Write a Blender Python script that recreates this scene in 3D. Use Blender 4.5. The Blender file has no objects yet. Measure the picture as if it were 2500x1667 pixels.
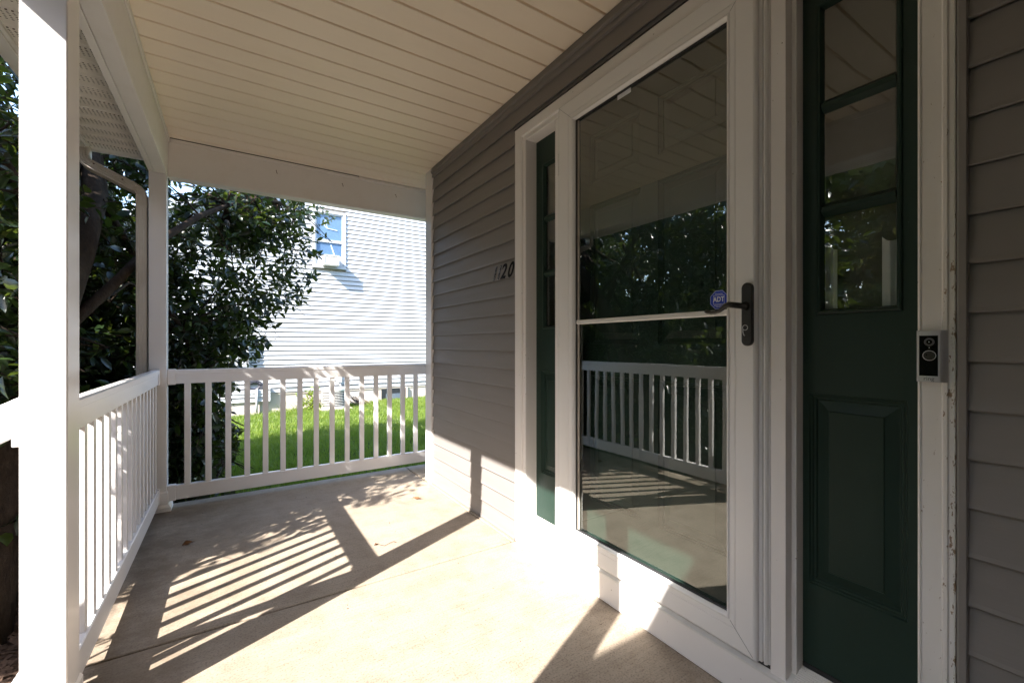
import bpy, bmesh, math, random
import numpy as np
from mathutils import Vector, Matrix, Euler

random.seed(7)
rng = np.random.default_rng(11)
C = bpy.context.scene.collection
SC = bpy.context.scene
R = math.radians

# ------------------------------------------------------------------ camera, light, exposure
YAW = math.degrees(math.atan(685 / 1060.0))
cam_d = bpy.data.cameras.new('camera')
cam_d.sensor_width = 36.0
cam_d.lens = 36.0 * 1060 / 2500
cam_d.shift_y = 8.5 / 2500
cam_d.clip_start = 0.02
cam_d.clip_end = 600
cam = bpy.data.objects.new('camera', cam_d)
cam.location = (-1.312, 0, 1.066)
cam.rotation_euler = (R(90), 0, R(-YAW))
C.objects.link(cam)
SC.camera = cam

SUN = Vector((1.12, 0.504, -1.0)).normalized()
elev = math.asin(-SUN.z)
azim = math.atan2(-SUN.x, -SUN.y)
world = bpy.data.worlds.new('World')
SC.world = world
world.use_nodes = True
wn = world.node_tree
wn.nodes.clear()
sky = wn.nodes.new('ShaderNodeTexSky')
sky.sky_type = 'NISHITA'
sky.sun_disc = False
sky.sun_elevation = elev
sky.sun_rotation = azim
bg = wn.nodes.new('ShaderNodeBackground')
bg.inputs['Strength'].default_value = 0.15
wo = wn.nodes.new('ShaderNodeOutputWorld')
wn.links.new(sky.outputs[0], bg.inputs['Color'])
wn.links.new(bg.outputs[0], wo.inputs['Surface'])

sl = bpy.data.lights.new('sun', 'SUN')
sl.energy = 3.6
sl.angle = R(0.53)
sl.color = (1.0, 0.945, 0.88)
so = bpy.data.objects.new('sun', sl)
so.rotation_euler = SUN.to_track_quat('-Z', 'Y').to_euler()
so.location = (-20, -10, 25)
C.objects.link(so)

SC.view_settings.view_transform = 'Standard'
SC.view_settings.look = 'None'
SC.view_settings.gamma = 1
SC.view_settings.use_curve_mapping = False
SC.view_settings.exposure = 2.5
SC.cycles.max_bounces = 14
SC.cycles.diffuse_bounces = 8
SC.cycles.transparent_max_bounces = 12

# ------------------------------------------------------------------ materials
MATS = {}


class NT:
    """small node helper"""
    def __init__(s, name):
        s.m = bpy.data.materials.new(name)
        s.m.use_nodes = True
        s.t = s.m.node_tree
        s.t.nodes.clear()
        s.out = s.t.nodes.new('ShaderNodeOutputMaterial')

    def n(s, typ, **kw):
        nd = s.t.nodes.new(typ)
        for k, v in kw.items():
            if k.startswith('_'):
                setattr(nd, k[1:], v)
            else:
                nd.inputs[k.replace('_', ' ')].default_value = v
        return nd

    def l(s, a, b):
        s.t.links.new(a, b)

    def coord(s, scale=(1, 1, 1)):
        g = s.n('ShaderNodeNewGeometry')
        mp = s.n('ShaderNodeMapping')
        mp.inputs['Scale'].default_value = scale
        s.l(g.outputs['Position'], mp.inputs['Vector'])
        return mp.outputs[0]

    def noise(s, co, scale, detail=4, rough=0.55):
        nd = s.n('ShaderNodeTexNoise', Scale=scale, Detail=detail, Roughness=rough)
        s.l(co, nd.inputs['Vector'])
        return nd.outputs['Fac']

    def ramp(s, fac, stops):
        r = s.n('ShaderNodeValToRGB')
        while len(r.color_ramp.elements) < len(stops):
            r.color_ramp.elements.new(0.5)
        for e, (p, c) in zip(r.color_ramp.elements, stops):
            e.position = p
            e.color = (*c, 1) if len(c) == 3 else c
        s.l(fac, r.inputs['Fac'])
        return r.outputs['Color']

    def mix(s, fac, a, b, blend='MIX'):
        m = s.n('ShaderNodeMix')
        m.data_type = 'RGBA'
        m.blend_type = blend
        for sock, v in ((m.inputs[0], fac), (m.inputs[6], a), (m.inputs[7], b)):
            if isinstance(v, (int, float)):
                sock.default_value = v
            elif isinstance(v, tuple):
                sock.default_value = (*v, 1)
            else:
                s.l(v, sock)
        return m.outputs[2]

    def math(s, op, a, b=0.0, c=0.0):
        m = s.n('ShaderNodeMath')
        m.operation = op
        for i, v in enumerate((a, b, c)):
            if isinstance(v, (int, float)):
                m.inputs[i].default_value = v
            else:
                s.l(v, m.inputs[i])
        return m.outputs[0]

    def bump(s, h, strength, dist=0.002, prev=None):
        b = s.n('ShaderNodeBump', Strength=strength, Distance=dist)
        s.l(h, b.inputs['Height'])
        if prev is not None:
            s.l(prev, b.inputs['Normal'])
        return b.outputs[0]

    def bsdf(s, col, rough=0.5, metal=0.0, spec=0.5, normal=None):
        p = s.n('ShaderNodeBsdfPrincipled')
        for k, v in (('Base Color', col), ('Roughness', rough), ('Metallic', metal), ('Specular IOR Level', spec)):
            if isinstance(v, (int, float)):
                p.inputs[k].default_value = v
            elif isinstance(v, tuple):
                p.inputs[k].default_value = (*v, 1)
            else:
                s.l(v, p.inputs[k])
        if normal is not None:
            s.l(normal, p.inputs['Normal'])
        return p

    def done(s, sh):
        s.l(sh.outputs[0] if hasattr(sh, 'outputs') else sh, s.out.inputs['Surface'])
        return s.m


def paint(name, col, rough=0.35, var=0.05, dirt=0.0, dirtcol=(0.35, 0.28, 0.2), bump=0.15, bscale=120,
          streak=(1, 1, 1), spec=0.5, specks=0.0):
    t = NT(name)
    co = t.coord(streak)
    n1 = t.noise(co, 2.3, 5)
    n2 = t.noise(co, 35, 4)
    lo = tuple(c * (1 - var) for c in col)
    hi = tuple(min(1, c * (1 + var)) for c in col)
    base = t.ramp(t.math('ADD', t.math('MULTIPLY', n1, 0.65), t.math('MULTIPLY', n2, 0.35)), [(0.3, lo), (0.7, hi)])
    if dirt or specks:
        n3 = t.noise(co, 7, 8, 0.7)
        f = t.ramp(n3, [(0.5, (0, 0, 0)), (0.78, (dirt, dirt, dirt))])
        base = t.mix(f, base, dirtcol)
        # tiny specks
        v = t.n('ShaderNodeTexVoronoi', Scale=46.0 - 20 * specks)
        t.l(t.coord(), v.inputs['Vector'])
        sp = t.ramp(v.outputs['Distance'], [(0.02 + 0.05 * specks, (0.55 + 0.3 * specks,) * 3), (0.06 + 0.05 * specks, (0, 0, 0))])
        n4 = t.ramp(t.noise(co, 9, 2), [(0.56 - 0.14 * specks, (0, 0, 0)), (0.66 - 0.14 * specks, (1, 1, 1))])
        base = t.mix(t.mix(1.0, sp, n4, 'MULTIPLY'), base, (0.12, 0.08, 0.06))
    r = t.ramp(n2, [(0.3, (rough * 0.8,) * 3), (0.7, (rough * 1.25,) * 3)]) if var > 0.009 else rough
    nb = t.bump(t.noise(co, bscale, 3), bump, 0.0015)
    return t.done(t.bsdf(base, r, 0, spec, nb))


def M(k):
    return MATS[k]


MATS['vinyl'] = paint('white_vinyl', (0.81, 0.785, 0.77), 0.22, 0.005, 0.02, (0.5, 0.44, 0.36), 0.02, 60, (1, 1, 0.35), 0.45)
MATS['beam'] = paint('beam_white', (0.80, 0.77, 0.74), 0.42, 0.02, 0.16, (0.55, 0.46, 0.33), 0.12, 45)
MATS['cream'] = paint('cream_ceiling', (0.92, 0.81, 0.665), 0.45, 0.02, 0.10, (0.55, 0.45, 0.3), 0.1, 70, (0.3, 1, 1), 0.35)
MATS['siding'] = paint('greige_siding', (0.222, 0.203, 0.190), 0.5, 0.07, 0.12, (0.13, 0.105, 0.09), 0.2, 200, (1, 0.1, 1), 0.4)
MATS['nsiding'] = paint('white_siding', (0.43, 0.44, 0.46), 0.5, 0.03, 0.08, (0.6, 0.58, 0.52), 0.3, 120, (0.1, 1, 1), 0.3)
MATS['alu'] = paint('storm_door_white', (0.80, 0.79, 0.78), 0.26, 0.004, 0.0, (0.5, 0.44, 0.38), 0.015, 40, (1, 1, 0.4), 0.5)
MATS['soffit_trim'] = paint('soffit_trim', (0.76, 0.735, 0.69), 0.5, 0.03, 0.3, (0.5, 0.42, 0.3), 0.1, 60)
MATS['spout'] = paint('downspout_paint', (0.60, 0.545, 0.475), 0.4, 0.06, 0.45, (0.33, 0.25, 0.18), 0.15, 50, (1, 1, 0.4))
MATS['wood'] = paint('painted_trim_wood', (0.80, 0.775, 0.755), 0.42, 0.008, 0.0, bump=0.06, bscale=90, streak=(1, 1, 0.5), spec=0.35, specks=0.6)
MATS['gasket'] = paint('black_gasket', (0.02, 0.02, 0.022), 0.5, 0.1)
MATS['bronze'] = paint('dark_bronze', (0.012, 0.010, 0.009), 0.33, 0.35, 0, bump=0.3, bscale=80, spec=0.6)
MATS['foundation'] = paint('foundation_block', (0.50, 0.44, 0.39), 0.85, 0.12, 0.3, (0.3, 0.25, 0.2), 0.8, 30)
MATS['shingle'] = paint('roof_shingle', (0.10, 0.095, 0.09), 0.9, 0.3, 0.2, bump=1.0, bscale=60)
MATS['darkroom'] = paint('room_wall', (0.12, 0.11, 0.10), 0.8, 0.05)
MATS['curtain'] = paint('curtain_cloth', (0.75, 0.76, 0.78), 0.8, 0.05)
MATS['blackplastic'] = paint('black_gloss', (0.004, 0.004, 0.005), 0.1, 0.05, bump=0.0, spec=0.18)
MATS['silver'] = None
MATS['bluevinyl'] = paint('sticker_blue', (0.01, 0.05, 0.48), 0.35, 0.04)
MATS['print'] = paint('print_white', (0.75, 0.77, 0.8), 0.4, 0.03)
MATS['inkgrey'] = paint('print_grey', (0.09, 0.09, 0.095), 0.5, 0.03)
MATS['rust'] = paint('rusty_iron', (0.10, 0.045, 0.025), 0.8, 0.4)
MATS['deadleaf'] = paint('dry_leaf', (0.16, 0.075, 0.03), 0.7, 0.35, bump=0.5, bscale=90)
MATS['mulch'] = paint('twig_wood', (0.10, 0.06, 0.04), 0.9, 0.4, bump=0.8, bscale=60)
MATS['condgrey'] = paint('condenser_coil', (0.055, 0.05, 0.055), 0.7, 0.2)
MATS['condwhite'] = paint('condenser_case', (0.70, 0.69, 0.66), 0.4, 0.04, 0.2)
MATS['meterglass'] = paint('meter_cover', (0.6, 0.58, 0.5), 0.12, 0.05)
MATS['hatch'] = paint('hatch_panel', (0.10, 0.13, 0.17), 0.6, 0.2, 0.3)
MATS['voidblack'] = paint('crawl_dark', (0.012, 0.016, 0.02), 0.8, 0.1)
MATS['pipegrey'] = paint('corrugated_pipe', (0.33, 0.33, 0.32), 0.45, 0.1, 0.4)
MATS['cable'] = paint('cable_rubber', (0.05, 0.05, 0.07), 0.4, 0.2)


def metal():
    t = NT('brushed_nickel')
    co = t.coord((1, 1, 0.05))
    n = t.noise(co, 400, 2)
    return t.done(t.bsdf((0.55, 0.55, 0.57), 0.36, 0.45, 0.5, t.bump(n, 0.1, 0.0004)))


MATS['silver'] = metal()


def green_paint():
    t = NT('green_door_paint')
    co = t.coord((1, 9, 0.6))
    n1 = t.noise(co, 16, 5, 0.7)
    n2 = t.noise(t.coord(), 3, 4)
    base = t.ramp(n2, [(0.3, (0.014, 0.032, 0.024)), (0.7, (0.018, 0.039, 0.030))])
    v = t.n('ShaderNodeTexVoronoi', Scale=38.0)
    t.l(t.coord(), v.inputs['Vector'])
    sp = t.ramp(v.outputs['Distance'], [(0.015, (0.5, 0.5, 0.5)), (0.04, (0, 0, 0))])
    base = t.mix(sp, base, (0.15, 0.2, 0.18))
    nb = t.bump(n1, 0.35, 0.0012)
    return t.done(t.bsdf(base, t.ramp(n1, [(0.3, (0.33,) * 3), (0.7, (0.5,) * 3)]), 0, 0.28, nb))


MATS['green'] = green_paint()


def chipped():
    """white painted casing with flaked paint along its outer arris (real wear, stays put)"""
    t = NT('chipped_casing_paint')
    co = t.coord((1, 1, 0.3))
    g = t.n('ShaderNodeNewGeometry')
    sx = t.n('ShaderNodeSeparateXYZ')
    t.l(g.outputs['Position'], sx.inputs[0])
    base = t.ramp(t.noise(co, 5, 6), [(0.35, (0.70, 0.67, 0.62)), (0.7, (0.80, 0.775, 0.735))])
    chips = t.noise(t.coord((1, 1, 0.35)), 75, 6, 0.7)
    edge = t.n('ShaderNodeMapRange')
    edge.inputs['From Min'].default_value = 0.286
    edge.inputs['From Max'].default_value = 0.268
    edge.inputs['To Min'].default_value = 0.0
    edge.inputs['To Max'].default_value = 0.115
    t.l(sx.outputs['Y'], edge.inputs['Value'])
    hz = t.n('ShaderNodeMapRange')
    hz.inputs['From Min'].default_value = 1.5
    hz.inputs['From Max'].default_value = 1.2
    t.l(sx.outputs['Z'], hz.inputs['Value'])
    f = t.math('ADD', chips, t.math('MULTIPLY', edge.outputs[0], hz.outputs[0]))
    m = t.ramp(f, [(0.655, (0, 0, 0)), (0.67, (1, 1, 1))])
    m2 = t.ramp(t.noise(t.coord(), 160, 3), [(0.72, (0, 0, 0)), (0.74, (0.6, 0.6, 0.6))])
    base = t.mix(m, base, (0.28, 0.19, 0.12))
    base = t.mix(m2, base, (0.35, 0.27, 0.2))
    nb = t.bump(t.mix(1.0, m, (0, 0, 0), 'ADD'), -0.6, 0.0008, t.bump(t.noise(co, 60, 3), 0.15, 0.001))
    return t.done(t.bsdf(base, 0.4, 0, 0.45, nb))


MATS['casing'] = chipped()


def concrete(name, k=1.0, stain=True):
    t = NT(name)
    co = t.coord()
    n1 = t.noise(co, 1.1, 7, 0.6)
    n2 = t.noise(co, 9, 8, 0.72)
    n3 = t.noise(co, 150, 3)
    br = t.noise(t.coord((3, 150, 1)), 1.0, 4, 0.7)
    base = t.ramp(n1, [(0.28, (0.295 * k, 0.246 * k, 0.193 * k)), (0.5, (0.340 * k, 0.283 * k, 0.222 * k)), (0.75, (0.375 * k, 0.320 * k, 0.248 * k))])
    mot = t.ramp(n2, [(0.36, (0.80, 0.77, 0.74)), (0.52, (1.0, 1.0, 1.0)), (0.75, (1.06, 1.05, 1.03))])
    base = t.mix(0.75, base, mot, 'MULTIPLY')
    sp = t.ramp(n3, [(0.36, (0.60, 0.56, 0.52)), (0.48, (1, 1, 1)), (0.75, (1.08, 1.07, 1.05))])
    base = t.mix(0.7, base, sp, 'MULTIPLY')
    brc = t.ramp(br, [(0.3, (0.74, 0.73, 0.72)), (0.55, (1.02, 1.02, 1.02))])
    base = t.mix(0.7, base, brc, 'MULTIPLY')
    if stain:
        # brown dirt that has settled along the railing side of the slab
        g = t.n('ShaderNodeNewGeometry')
        sx = t.n('ShaderNodeSeparateXYZ')
        t.l(g.outputs['Position'], sx.inputs[0])
        mr = t.n('ShaderNodeMapRange')
        mr.inputs['From Min'].default_value = -0.9
        mr.inputs['From Max'].default_value = -1.6
        t.l(sx.outputs['X'], mr.inputs['Value'])
        st = t.ramp(t.noise(co, 4.2, 8, 0.75), [(0.40, (0, 0, 0)), (0.60, (0.85, 0.85, 0.85))])
        sf = t.math('MULTIPLY', mr.outputs[0], st)
        base = t.mix(sf, base, (0.19, 0.145, 0.10))
        v = t.n('ShaderNodeTexVoronoi', Scale=5.0)
        t.l(co, v.inputs['Vector'])
        dots = t.ramp(v.outputs['Distance'], [(0.012, (0.8, 0.8, 0.8)), (0.02, (0, 0, 0))])
        base = t.mix(dots, base, (0.08, 0.06, 0.045))
    nb = t.bump(br, 0.5, 0.0016)
    nb = t.bump(n3, 0.5, 0.0010, nb)
    nb = t.bump(n2, 0.25, 0.002, nb)
    return t.done(t.bsdf(base, 0.8, 0, 0.3, nb))


MATS['concrete'] = concrete('porch_concrete')
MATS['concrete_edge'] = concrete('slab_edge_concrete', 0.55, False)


def soffit_mat():
    """vinyl soffit with rows of punched vent holes (too small to model one by one)"""
    t = NT('vented_soffit')
    g = t.n('ShaderNodeNewGeometry')
    sx = t.n('ShaderNodeSeparateXYZ')
    t.l(g.outputs['Position'], sx.inputs[0])
    px, py = 0.0165, 0.0125
    fx = t.math('ABSOLUTE', t.math('SUBTRACT', t.math('FRACT', t.math('MULTIPLY', sx.outputs['X'], 1 / px)), 0.5))
    row = t.math('FLOOR', t.math('MULTIPLY', sx.outputs['Y'], 1 / py))
    fy = t.math('ABSOLUTE', t.math('SUBTRACT', t.math('FRACT', t.math('MULTIPLY', sx.outputs['Y'], 1 / py)), 0.5))
    slot = t.math('MULTIPLY', t.math('LESS_THAN', fx, 0.2), t.math('LESS_THAN', fy, 0.22))
    band = t.math('FRACT', t.math('MULTIPLY', t.math('ADD', sx.outputs['Y'], 10.0), 1 / 0.1225))
    inb = t.math('MULTIPLY', t.math('GREATER_THAN', band, 0.2), t.math('LESS_THAN', band, 0.8))
    f = t.math('MULTIPLY', slot, inb)
    base = t.mix(f, (0.78, 0.73, 0.65), (0.14, 0.11, 0.08))
    return t.done(t.bsdf(base, 0.5, 0, 0.35))


MATS['soffit'] = soffit_mat()


def glass(name, k, wav, dist, tint=(1, 1, 1)):
    t = NT(name)
    g = t.n('ShaderNodeNewGeometry')
    dt = t.n('ShaderNodeVectorMath')
    dt.operation = 'DOT_PRODUCT'
    t.l(g.outputs['Incoming'], dt.inputs[0])
    t.l(g.outputs['Normal'], dt.inputs[1])
    c1 = t.math('SUBTRACT', 1.0, t.math('ABSOLUTE', dt.outputs['Value']))
    fr = t.math('ADD', 0.04, t.math('MULTIPLY', 0.96, t.math('POWER', c1, 5.0)))
    n = t.noise(t.coord((1, 1, 0.6)), 5.0, 2, 0.4)
    nb = t.bump(n, wav, dist)
    f = t.math('MINIMUM', t.math('MULTIPLY', fr, k), 1.0)
    tr = t.n('ShaderNodeBsdfTransparent')
    tr.inputs[0].default_value = (*tint, 1)
    gl = t.n('ShaderNodeBsdfGlossy', Roughness=0.0)
    gl.inputs['Color'].default_value = (0.95, 1.0, 0.98, 1)
    t.l(nb, gl.inputs['Normal'])
    mx = t.n('ShaderNodeMixShader')
    t.l(f, mx.inputs[0])
    t.l(tr.outputs[0], mx.inputs[1])
    t.l(gl.outputs[0], mx.inputs[2])
    return t.done(mx)


MATS['glass'] = glass('storm_glass', 3.7, 0.085, 0.003, (0.93, 0.97, 0.95))
MATS['glass2'] = glass('sidelight_glass', 3.2, 0.2, 0.004, (0.85, 0.88, 0.87))
MATS['nglass'] = glass('neighbour_glass', 1.4, 0.4, 0.01, (0.85, 0.92, 1.0))


def leaf_mat(name, dark, mid, light, trans=(0.25, 0.38, 0.05), tfac=0.3, rough=0.3):
    t = NT(name)
    a = t.n('ShaderNodeAttribute')
    a.attribute_name = 'rnd'
    col = t.ramp(a.outputs['Fac'], [(0.0, dark), (0.55, mid), (0.9, light), (1.0, (light[0] * 1.9, light[1] * 1.35, light[2]))])
    n = t.noise(t.coord(), 60, 3)
    col = t.mix(0.35, col, t.ramp(n, [(0.3, (0.6, 0.65, 0.6)), (0.7, (1.2, 1.15, 1.1))]), 'MULTIPLY')
    p = t.bsdf(col, rough, 0, 0.5)
    tl = t.n('ShaderNodeBsdfTranslucent')
    tl.inputs[0].default_value = (*trans, 1)
    mx = t.n('ShaderNodeMixShader')
    mx.inputs[0].default_value = tfac
    t.l(p.outputs[0], mx.inputs[1])
    t.l(tl.outputs[0], mx.inputs[2])
    return t.done(mx)


MATS['leaf'] = leaf_mat('holly_leaf', (0.007, 0.015, 0.006), (0.014, 0.030, 0.010), (0.036, 0.066, 0.016), (0.12, 0.17, 0.02), 0.22)
MATS['leaf_far'] = leaf_mat('street_leaf', (0.03, 0.05, 0.014), (0.07, 0.10, 0.02), (0.17, 0.17, 0.04), (0.3, 0.32, 0.05), 0.3, 0.5)
MATS['leaf_bright'] = leaf_mat('shrub_leaf', (0.10, 0.17, 0.02), (0.18, 0.27, 0.03), (0.3, 0.36, 0.05), (0.4, 0.5, 0.05), 0.35, 0.5)
MATS['grass'] = leaf_mat('grass_blade', (0.06, 0.10, 0.014), (0.14, 0.20, 0.026), (0.28, 0.30, 0.05), (0.25, 0.42, 0.04), 0.35, 0.5)


def bark():
    t = NT('bark')
    co = t.coord((1, 1, 0.4))
    n = t.noise(co, 22, 8, 0.75)
    col = t.ramp(n, [(0.3, (0.018, 0.012, 0.008)), (0.55, (0.045, 0.031, 0.021)), (0.75, (0.09, 0.066, 0.045))])
    return t.done(t.bsdf(col, 0.9, 0, 0.2, t.bump(n, 0.9, 0.01)))


MATS['bark'] = bark()


def soil():
    t = NT('lawn_soil')
    n = t.noise(t.coord(), 3.0, 8, 0.7)
    n2 = t.noise(t.coord(), 40, 4)
    col = t.ramp(n, [(0.3, (0.035, 0.06, 0.018)), (0.6, (0.06, 0.10, 0.025)), (0.8, (0.10, 0.085, 0.045))])
    return t.done(t.bsdf(col, 0.95, 0, 0.1, t.bump(n2, 1.0, 0.02)))


MATS['soil'] = soil()

# ------------------------------------------------------------------ geometry helpers


class MB:
    def __init__(s):
        s.v = []
        s.f = []

    def box(s, x0, x1, y0, y1, z0, z1):
        b = len(s.v)
        s.v += [(x0, y0, z0), (x1, y0, z0), (x1, y1, z0), (x0, y1, z0), (x0, y0, z1), (x1, y0, z1), (x1, y1, z1), (x0, y1, z1)]
        s.f += [tuple(b + i for i in q) for q in ((0, 3, 2, 1), (4, 5, 6, 7), (0, 1, 5, 4), (1, 2, 6, 5), (2, 3, 7, 6), (3, 0, 4, 7))]
        return s

    def quad(s, *p):
        b = len(s.v)
        s.v += list(p)
        s.f.append(tuple(range(b, b + len(p))))
        return s

    def extrude_y(s, prof, y0, y1):
        """closed profile of (x,z) extruded along y"""
        b = len(s.v)
        n = len(prof)
        s.v += [(x, y0, z) for x, z in prof] + [(x, y1, z) for x, z in prof]
        for i in range(n):
            j = (i + 1) % n
            s.f.append((b + i, b + j, b + n + j, b + n + i))
        s.f.append(tuple(b + i for i in range(n))[::-1])
        s.f.append(tuple(b + n + i for i in range(n)))
        return s

    def extrude_x(s, prof, x0, x1):
        b = len(s.v)
        n = len(prof)
        s.v += [(x0, y, z) for y, z in prof] + [(x1, y, z) for y, z in prof]
        for i in range(n):
            j = (i + 1) % n
            s.f.append((b + i, b + j, b + n + j, b + n + i))
        s.f.append(tuple(b + i for i in range(n))[::-1])
        s.f.append(tuple(b + n + i for i in range(n)))
        return s

    def loft(s, loops, cap=True, close=False):
        """loops: ((y0,y1,z0,z1), x) rectangles facing -x; stitched in order"""
        b = len(s.v)
        for (y0, y1, z0, z1), x in loops:
            s.v += [(x, y0, z0), (x, y1, z0), (x, y1, z1), (x, y0, z1)]
        n = len(loops)
        for k in range(n - 1 + (1 if close else 0)):
            a, c = b + 4 * k, b + 4 * ((k + 1) % n)
            for i in range(4):
                j = (i + 1) % 4
                s.f.append((a + i, a + j, c + j, c + i))
        if cap:
            s.f.append(tuple(b + 4 * (n - 1) + i for i in range(4)))
        return s

    def tube(s, pts, rad, n=8, cap=True):
        pts = [Vector(p) for p in pts]
        if not isinstance(rad, (list, tuple)):
            rad = [rad] * len(pts)
        b = len(s.v)
        up = Vector((0.123, 0.456, 0.88)).normalized()
        for i, p in enumerate(pts):
            d = (pts[min(i + 1, len(pts) - 1)] - pts[max(i - 1, 0)])
            if d.length < 1e-9:
                d = Vector((0, 0, 1))
            d.normalize()
            if i == 0:
                u = d.cross(up).normalized()
            else:
                u = (u - d * u.dot(d)).normalized()
            w = d.cross(u)
            for k in range(n):
                a = 2 * math.pi * k / n
                q = p + (u * math.cos(a) + w * math.sin(a)) * rad[i]
                s.v.append(tuple(q))
        for i in range(len(pts) - 1):
            for k in range(n):
                j = (k + 1) % n
                s.f.append((b + i * n + k, b + i * n + j, b + (i + 1) * n + j, b + (i + 1) * n + k))
        if cap:
            s.f.append(tuple(b + k for k in range(n))[::-1])
            s.f.append(tuple(b + (len(pts) - 1) * n + k for k in range(n)))
        return s

    def disc(s, c, axis, r, h, n=24, r2=None):
        """short cylinder from c along axis"""
        c = Vector(c)
        ax = Vector(axis).normalized()
        s.tube([c, c + ax * h], [r, r if r2 is None else r2], n)
        return s


def mesh_of(name, mb, mat, smooth=False, fix=True):
    me = bpy.data.meshes.new(name)
    me.from_pydata(mb.v, [], mb.f)
    if fix:
        bm = bmesh.new()
        bm.from_mesh(me)
        bmesh.ops.recalc_face_normals(bm, faces=bm.faces)
        bm.to_mesh(me)
        bm.free()
    me.materials.append(mat if not isinstance(mat, str) else M(mat))
    if smooth:
        me.polygons.foreach_set('use_smooth', [True] * len(me.polygons))
    me.update()
    return me


def put(name, mb, mat, parent=None, bevel=0.0, smooth=False, seg=2, fix=True):
    me = mesh_of(name, mb, mat, smooth, fix)
    o = bpy.data.objects.new(name, me)
    C.objects.link(o)
    if parent is not None:
        o.parent = parent
    if bevel:
        m = o.modifiers.new('bevel', 'BEVEL')
        m.width = bevel
        m.segments = seg
        m.limit_method = 'ANGLE'
        m.angle_limit = R(35)
        m.harden_normals = True
        me.polygons.foreach_set('use_smooth', [True] * len(me.polygons))
    return o


def share(name, o, parent, loc=(0, 0, 0), rot=None, scale=None):
    c = o.copy()
    c.name = name
    C.objects.link(c)
    c.parent = parent
    c.location = loc
    if rot is not None:
        c.rotation_euler = rot
    if scale is not None:
        c.scale = scale
    return c


def tag(o, label, cat, group=None):
    o['label'] = label
    o['category'] = cat
    if group:
        o['group'] = group
    return o


def empty(name, label, cat, loc=(0, 0, 0), group=None):
    o = bpy.data.objects.new(name, None)
    o.empty_display_size = 0.1
    C.objects.link(o)
    # parts are modelled in world coordinates, so the empty keeps the origin at its base through the parent inverse
    o.location = loc
    tag(o, label, cat, group)
    return o


def kid(o, root):
    """parent o (modelled in world space) under root keeping its place"""
    o.parent = root
    o.matrix_parent_inverse = Matrix.Translation(root.location).inverted()
    return o


def part(name, mb, mat, root, **kw):
    o = put(name, mb, mat, None, **kw)
    if root.type == 'EMPTY':
        kid(o, root)
    else:
        o.parent = root      # meshes are modelled in world space with identity transform
        if root.parent is not None:
            pass
    return o


def B(*a):
    return MB().box(*a)


def text_mesh(body, size, shear=0.0, extrude=0.0005, bold=0.0, sx=1.0, smooth=False):
    cu = bpy.data.curves.new('lettering', 'FONT')
    cu.body = body
    cu.size = size
    cu.shear = shear
    cu.extrude = extrude
    cu.offset = bold
    cu.align_x = 'CENTER'
    cu.align_y = 'CENTER'
    cu.resolution_u = 4
    o = bpy.data.objects.new('lettering', cu)
    C.objects.link(o)
    dg = bpy.context.evaluated_depsgraph_get()
    me = bpy.data.meshes.new_from_object(o.evaluated_get(dg))
    bpy.data.objects.remove(o)
    bpy.data.curves.remove(cu)
    # lettering that reads for someone looking along +x : text right = -y, up = z
    for v in me.vertices:
        x, y, z = v.co
        v.co = (-z, -x * sx, y)
    me.update()
    return me


def text_part(name, body, size, mat, loc, root, **kw):
    me = text_mesh(body, size, **kw)
    for v in me.vertices:
        v.co = v.co + Vector(loc)
    me.materials.clear()
    me.materials.append(M(mat))
    o = bpy.data.objects.new(name, me)
    C.objects.link(o)
    if root.type == 'EMPTY':
        kid(o, root)
    else:
        o.parent = root
    return o


# ------------------------------------------------------------------ ground, slab
def ground_h(x, y):
    t = min(max((y - 3.9) / 7.0, 0), 1)
    t = t * t * (3 - 2 * t)
    return -0.21 - 0.20 * t + 0.035 * max(min(x, 6), -3) * t


def build_ground():
    xs = [-150, -80, -40, -20, -12, -8, -6] + [-5 + 0.5 * i for i in range(25)] + [8.5, 12, 20, 40, 80, 150]
    ys = [-150, -80, -40, -20, -10, -5, -2, 0, 2] + [3 + 0.5 * i for i in range(20)] + [14, 18, 25, 40, 80, 150]
    mb = MB()
    for y in ys:
        for x in xs:
            mb.v.append((x, y, ground_h(x, y)))
    n = len(xs)
    for j in range(len(ys) - 1):
        for i in range(n - 1):
            mb.f.append((j * n + i, j * n + i + 1, (j + 1) * n + i + 1, (j + 1) * n + i))
    o = put('ground', mb, 'soil', smooth=True)
    o['kind'] = 'structure'


build_ground()



def mulch_bed():
    n = 26000
    x = rng.uniform(-3.9, -1.83, n)
    y = rng.uniform(-0.3, 5.2, n)
    z = -0.205 + rng.uniform(0, 0.03, n)
    a = rng.uniform(0, 2 * np.pi, n)
    l = rng.uniform(0.012, 0.04, n)
    w = rng.uniform(0.004, 0.010, n)
    d = np.stack([np.cos(a) * l, np.sin(a) * l, rng.uniform(-0.4, 0.4, n) * l], 1)
    e = np.stack([-np.sin(a) * w, np.cos(a) * w, rng.uniform(-0.3, 0.3, n) * w], 1)
    P = np.stack([x, y, z], 1)
    V = np.stack([P - d - e, P + d - e, P + d + e, P - d + e], 1).reshape(-1, 3)
    F = (np.array([(0, 1, 2), (0, 2, 3)])[None] + np.arange(n)[:, None, None] * 4).reshape(-1, 3)
    o = bpy.data.objects.new('mulch', np_mesh('mulch', V, F, None, 'mulch'))
    C.objects.link(o)
    o['kind'] = 'stuff'
    tag(o, 'dark brown bark mulch in the bed outside the side railing', 'mulch')
    b = put('mulch_ground', B(-3.95, -1.802, -0.35, 5.3, -0.4, -0.200), 'mulch')
    b['kind'] = 'structure'


X0, X1 = -1.80, -0.004
pf = put('porch_floor', B(X0 + 0.03, 0.75, -2.6, 3.66, -0.6, -0.10), 'foundation')
pf['kind'] = 'structure'
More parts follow.
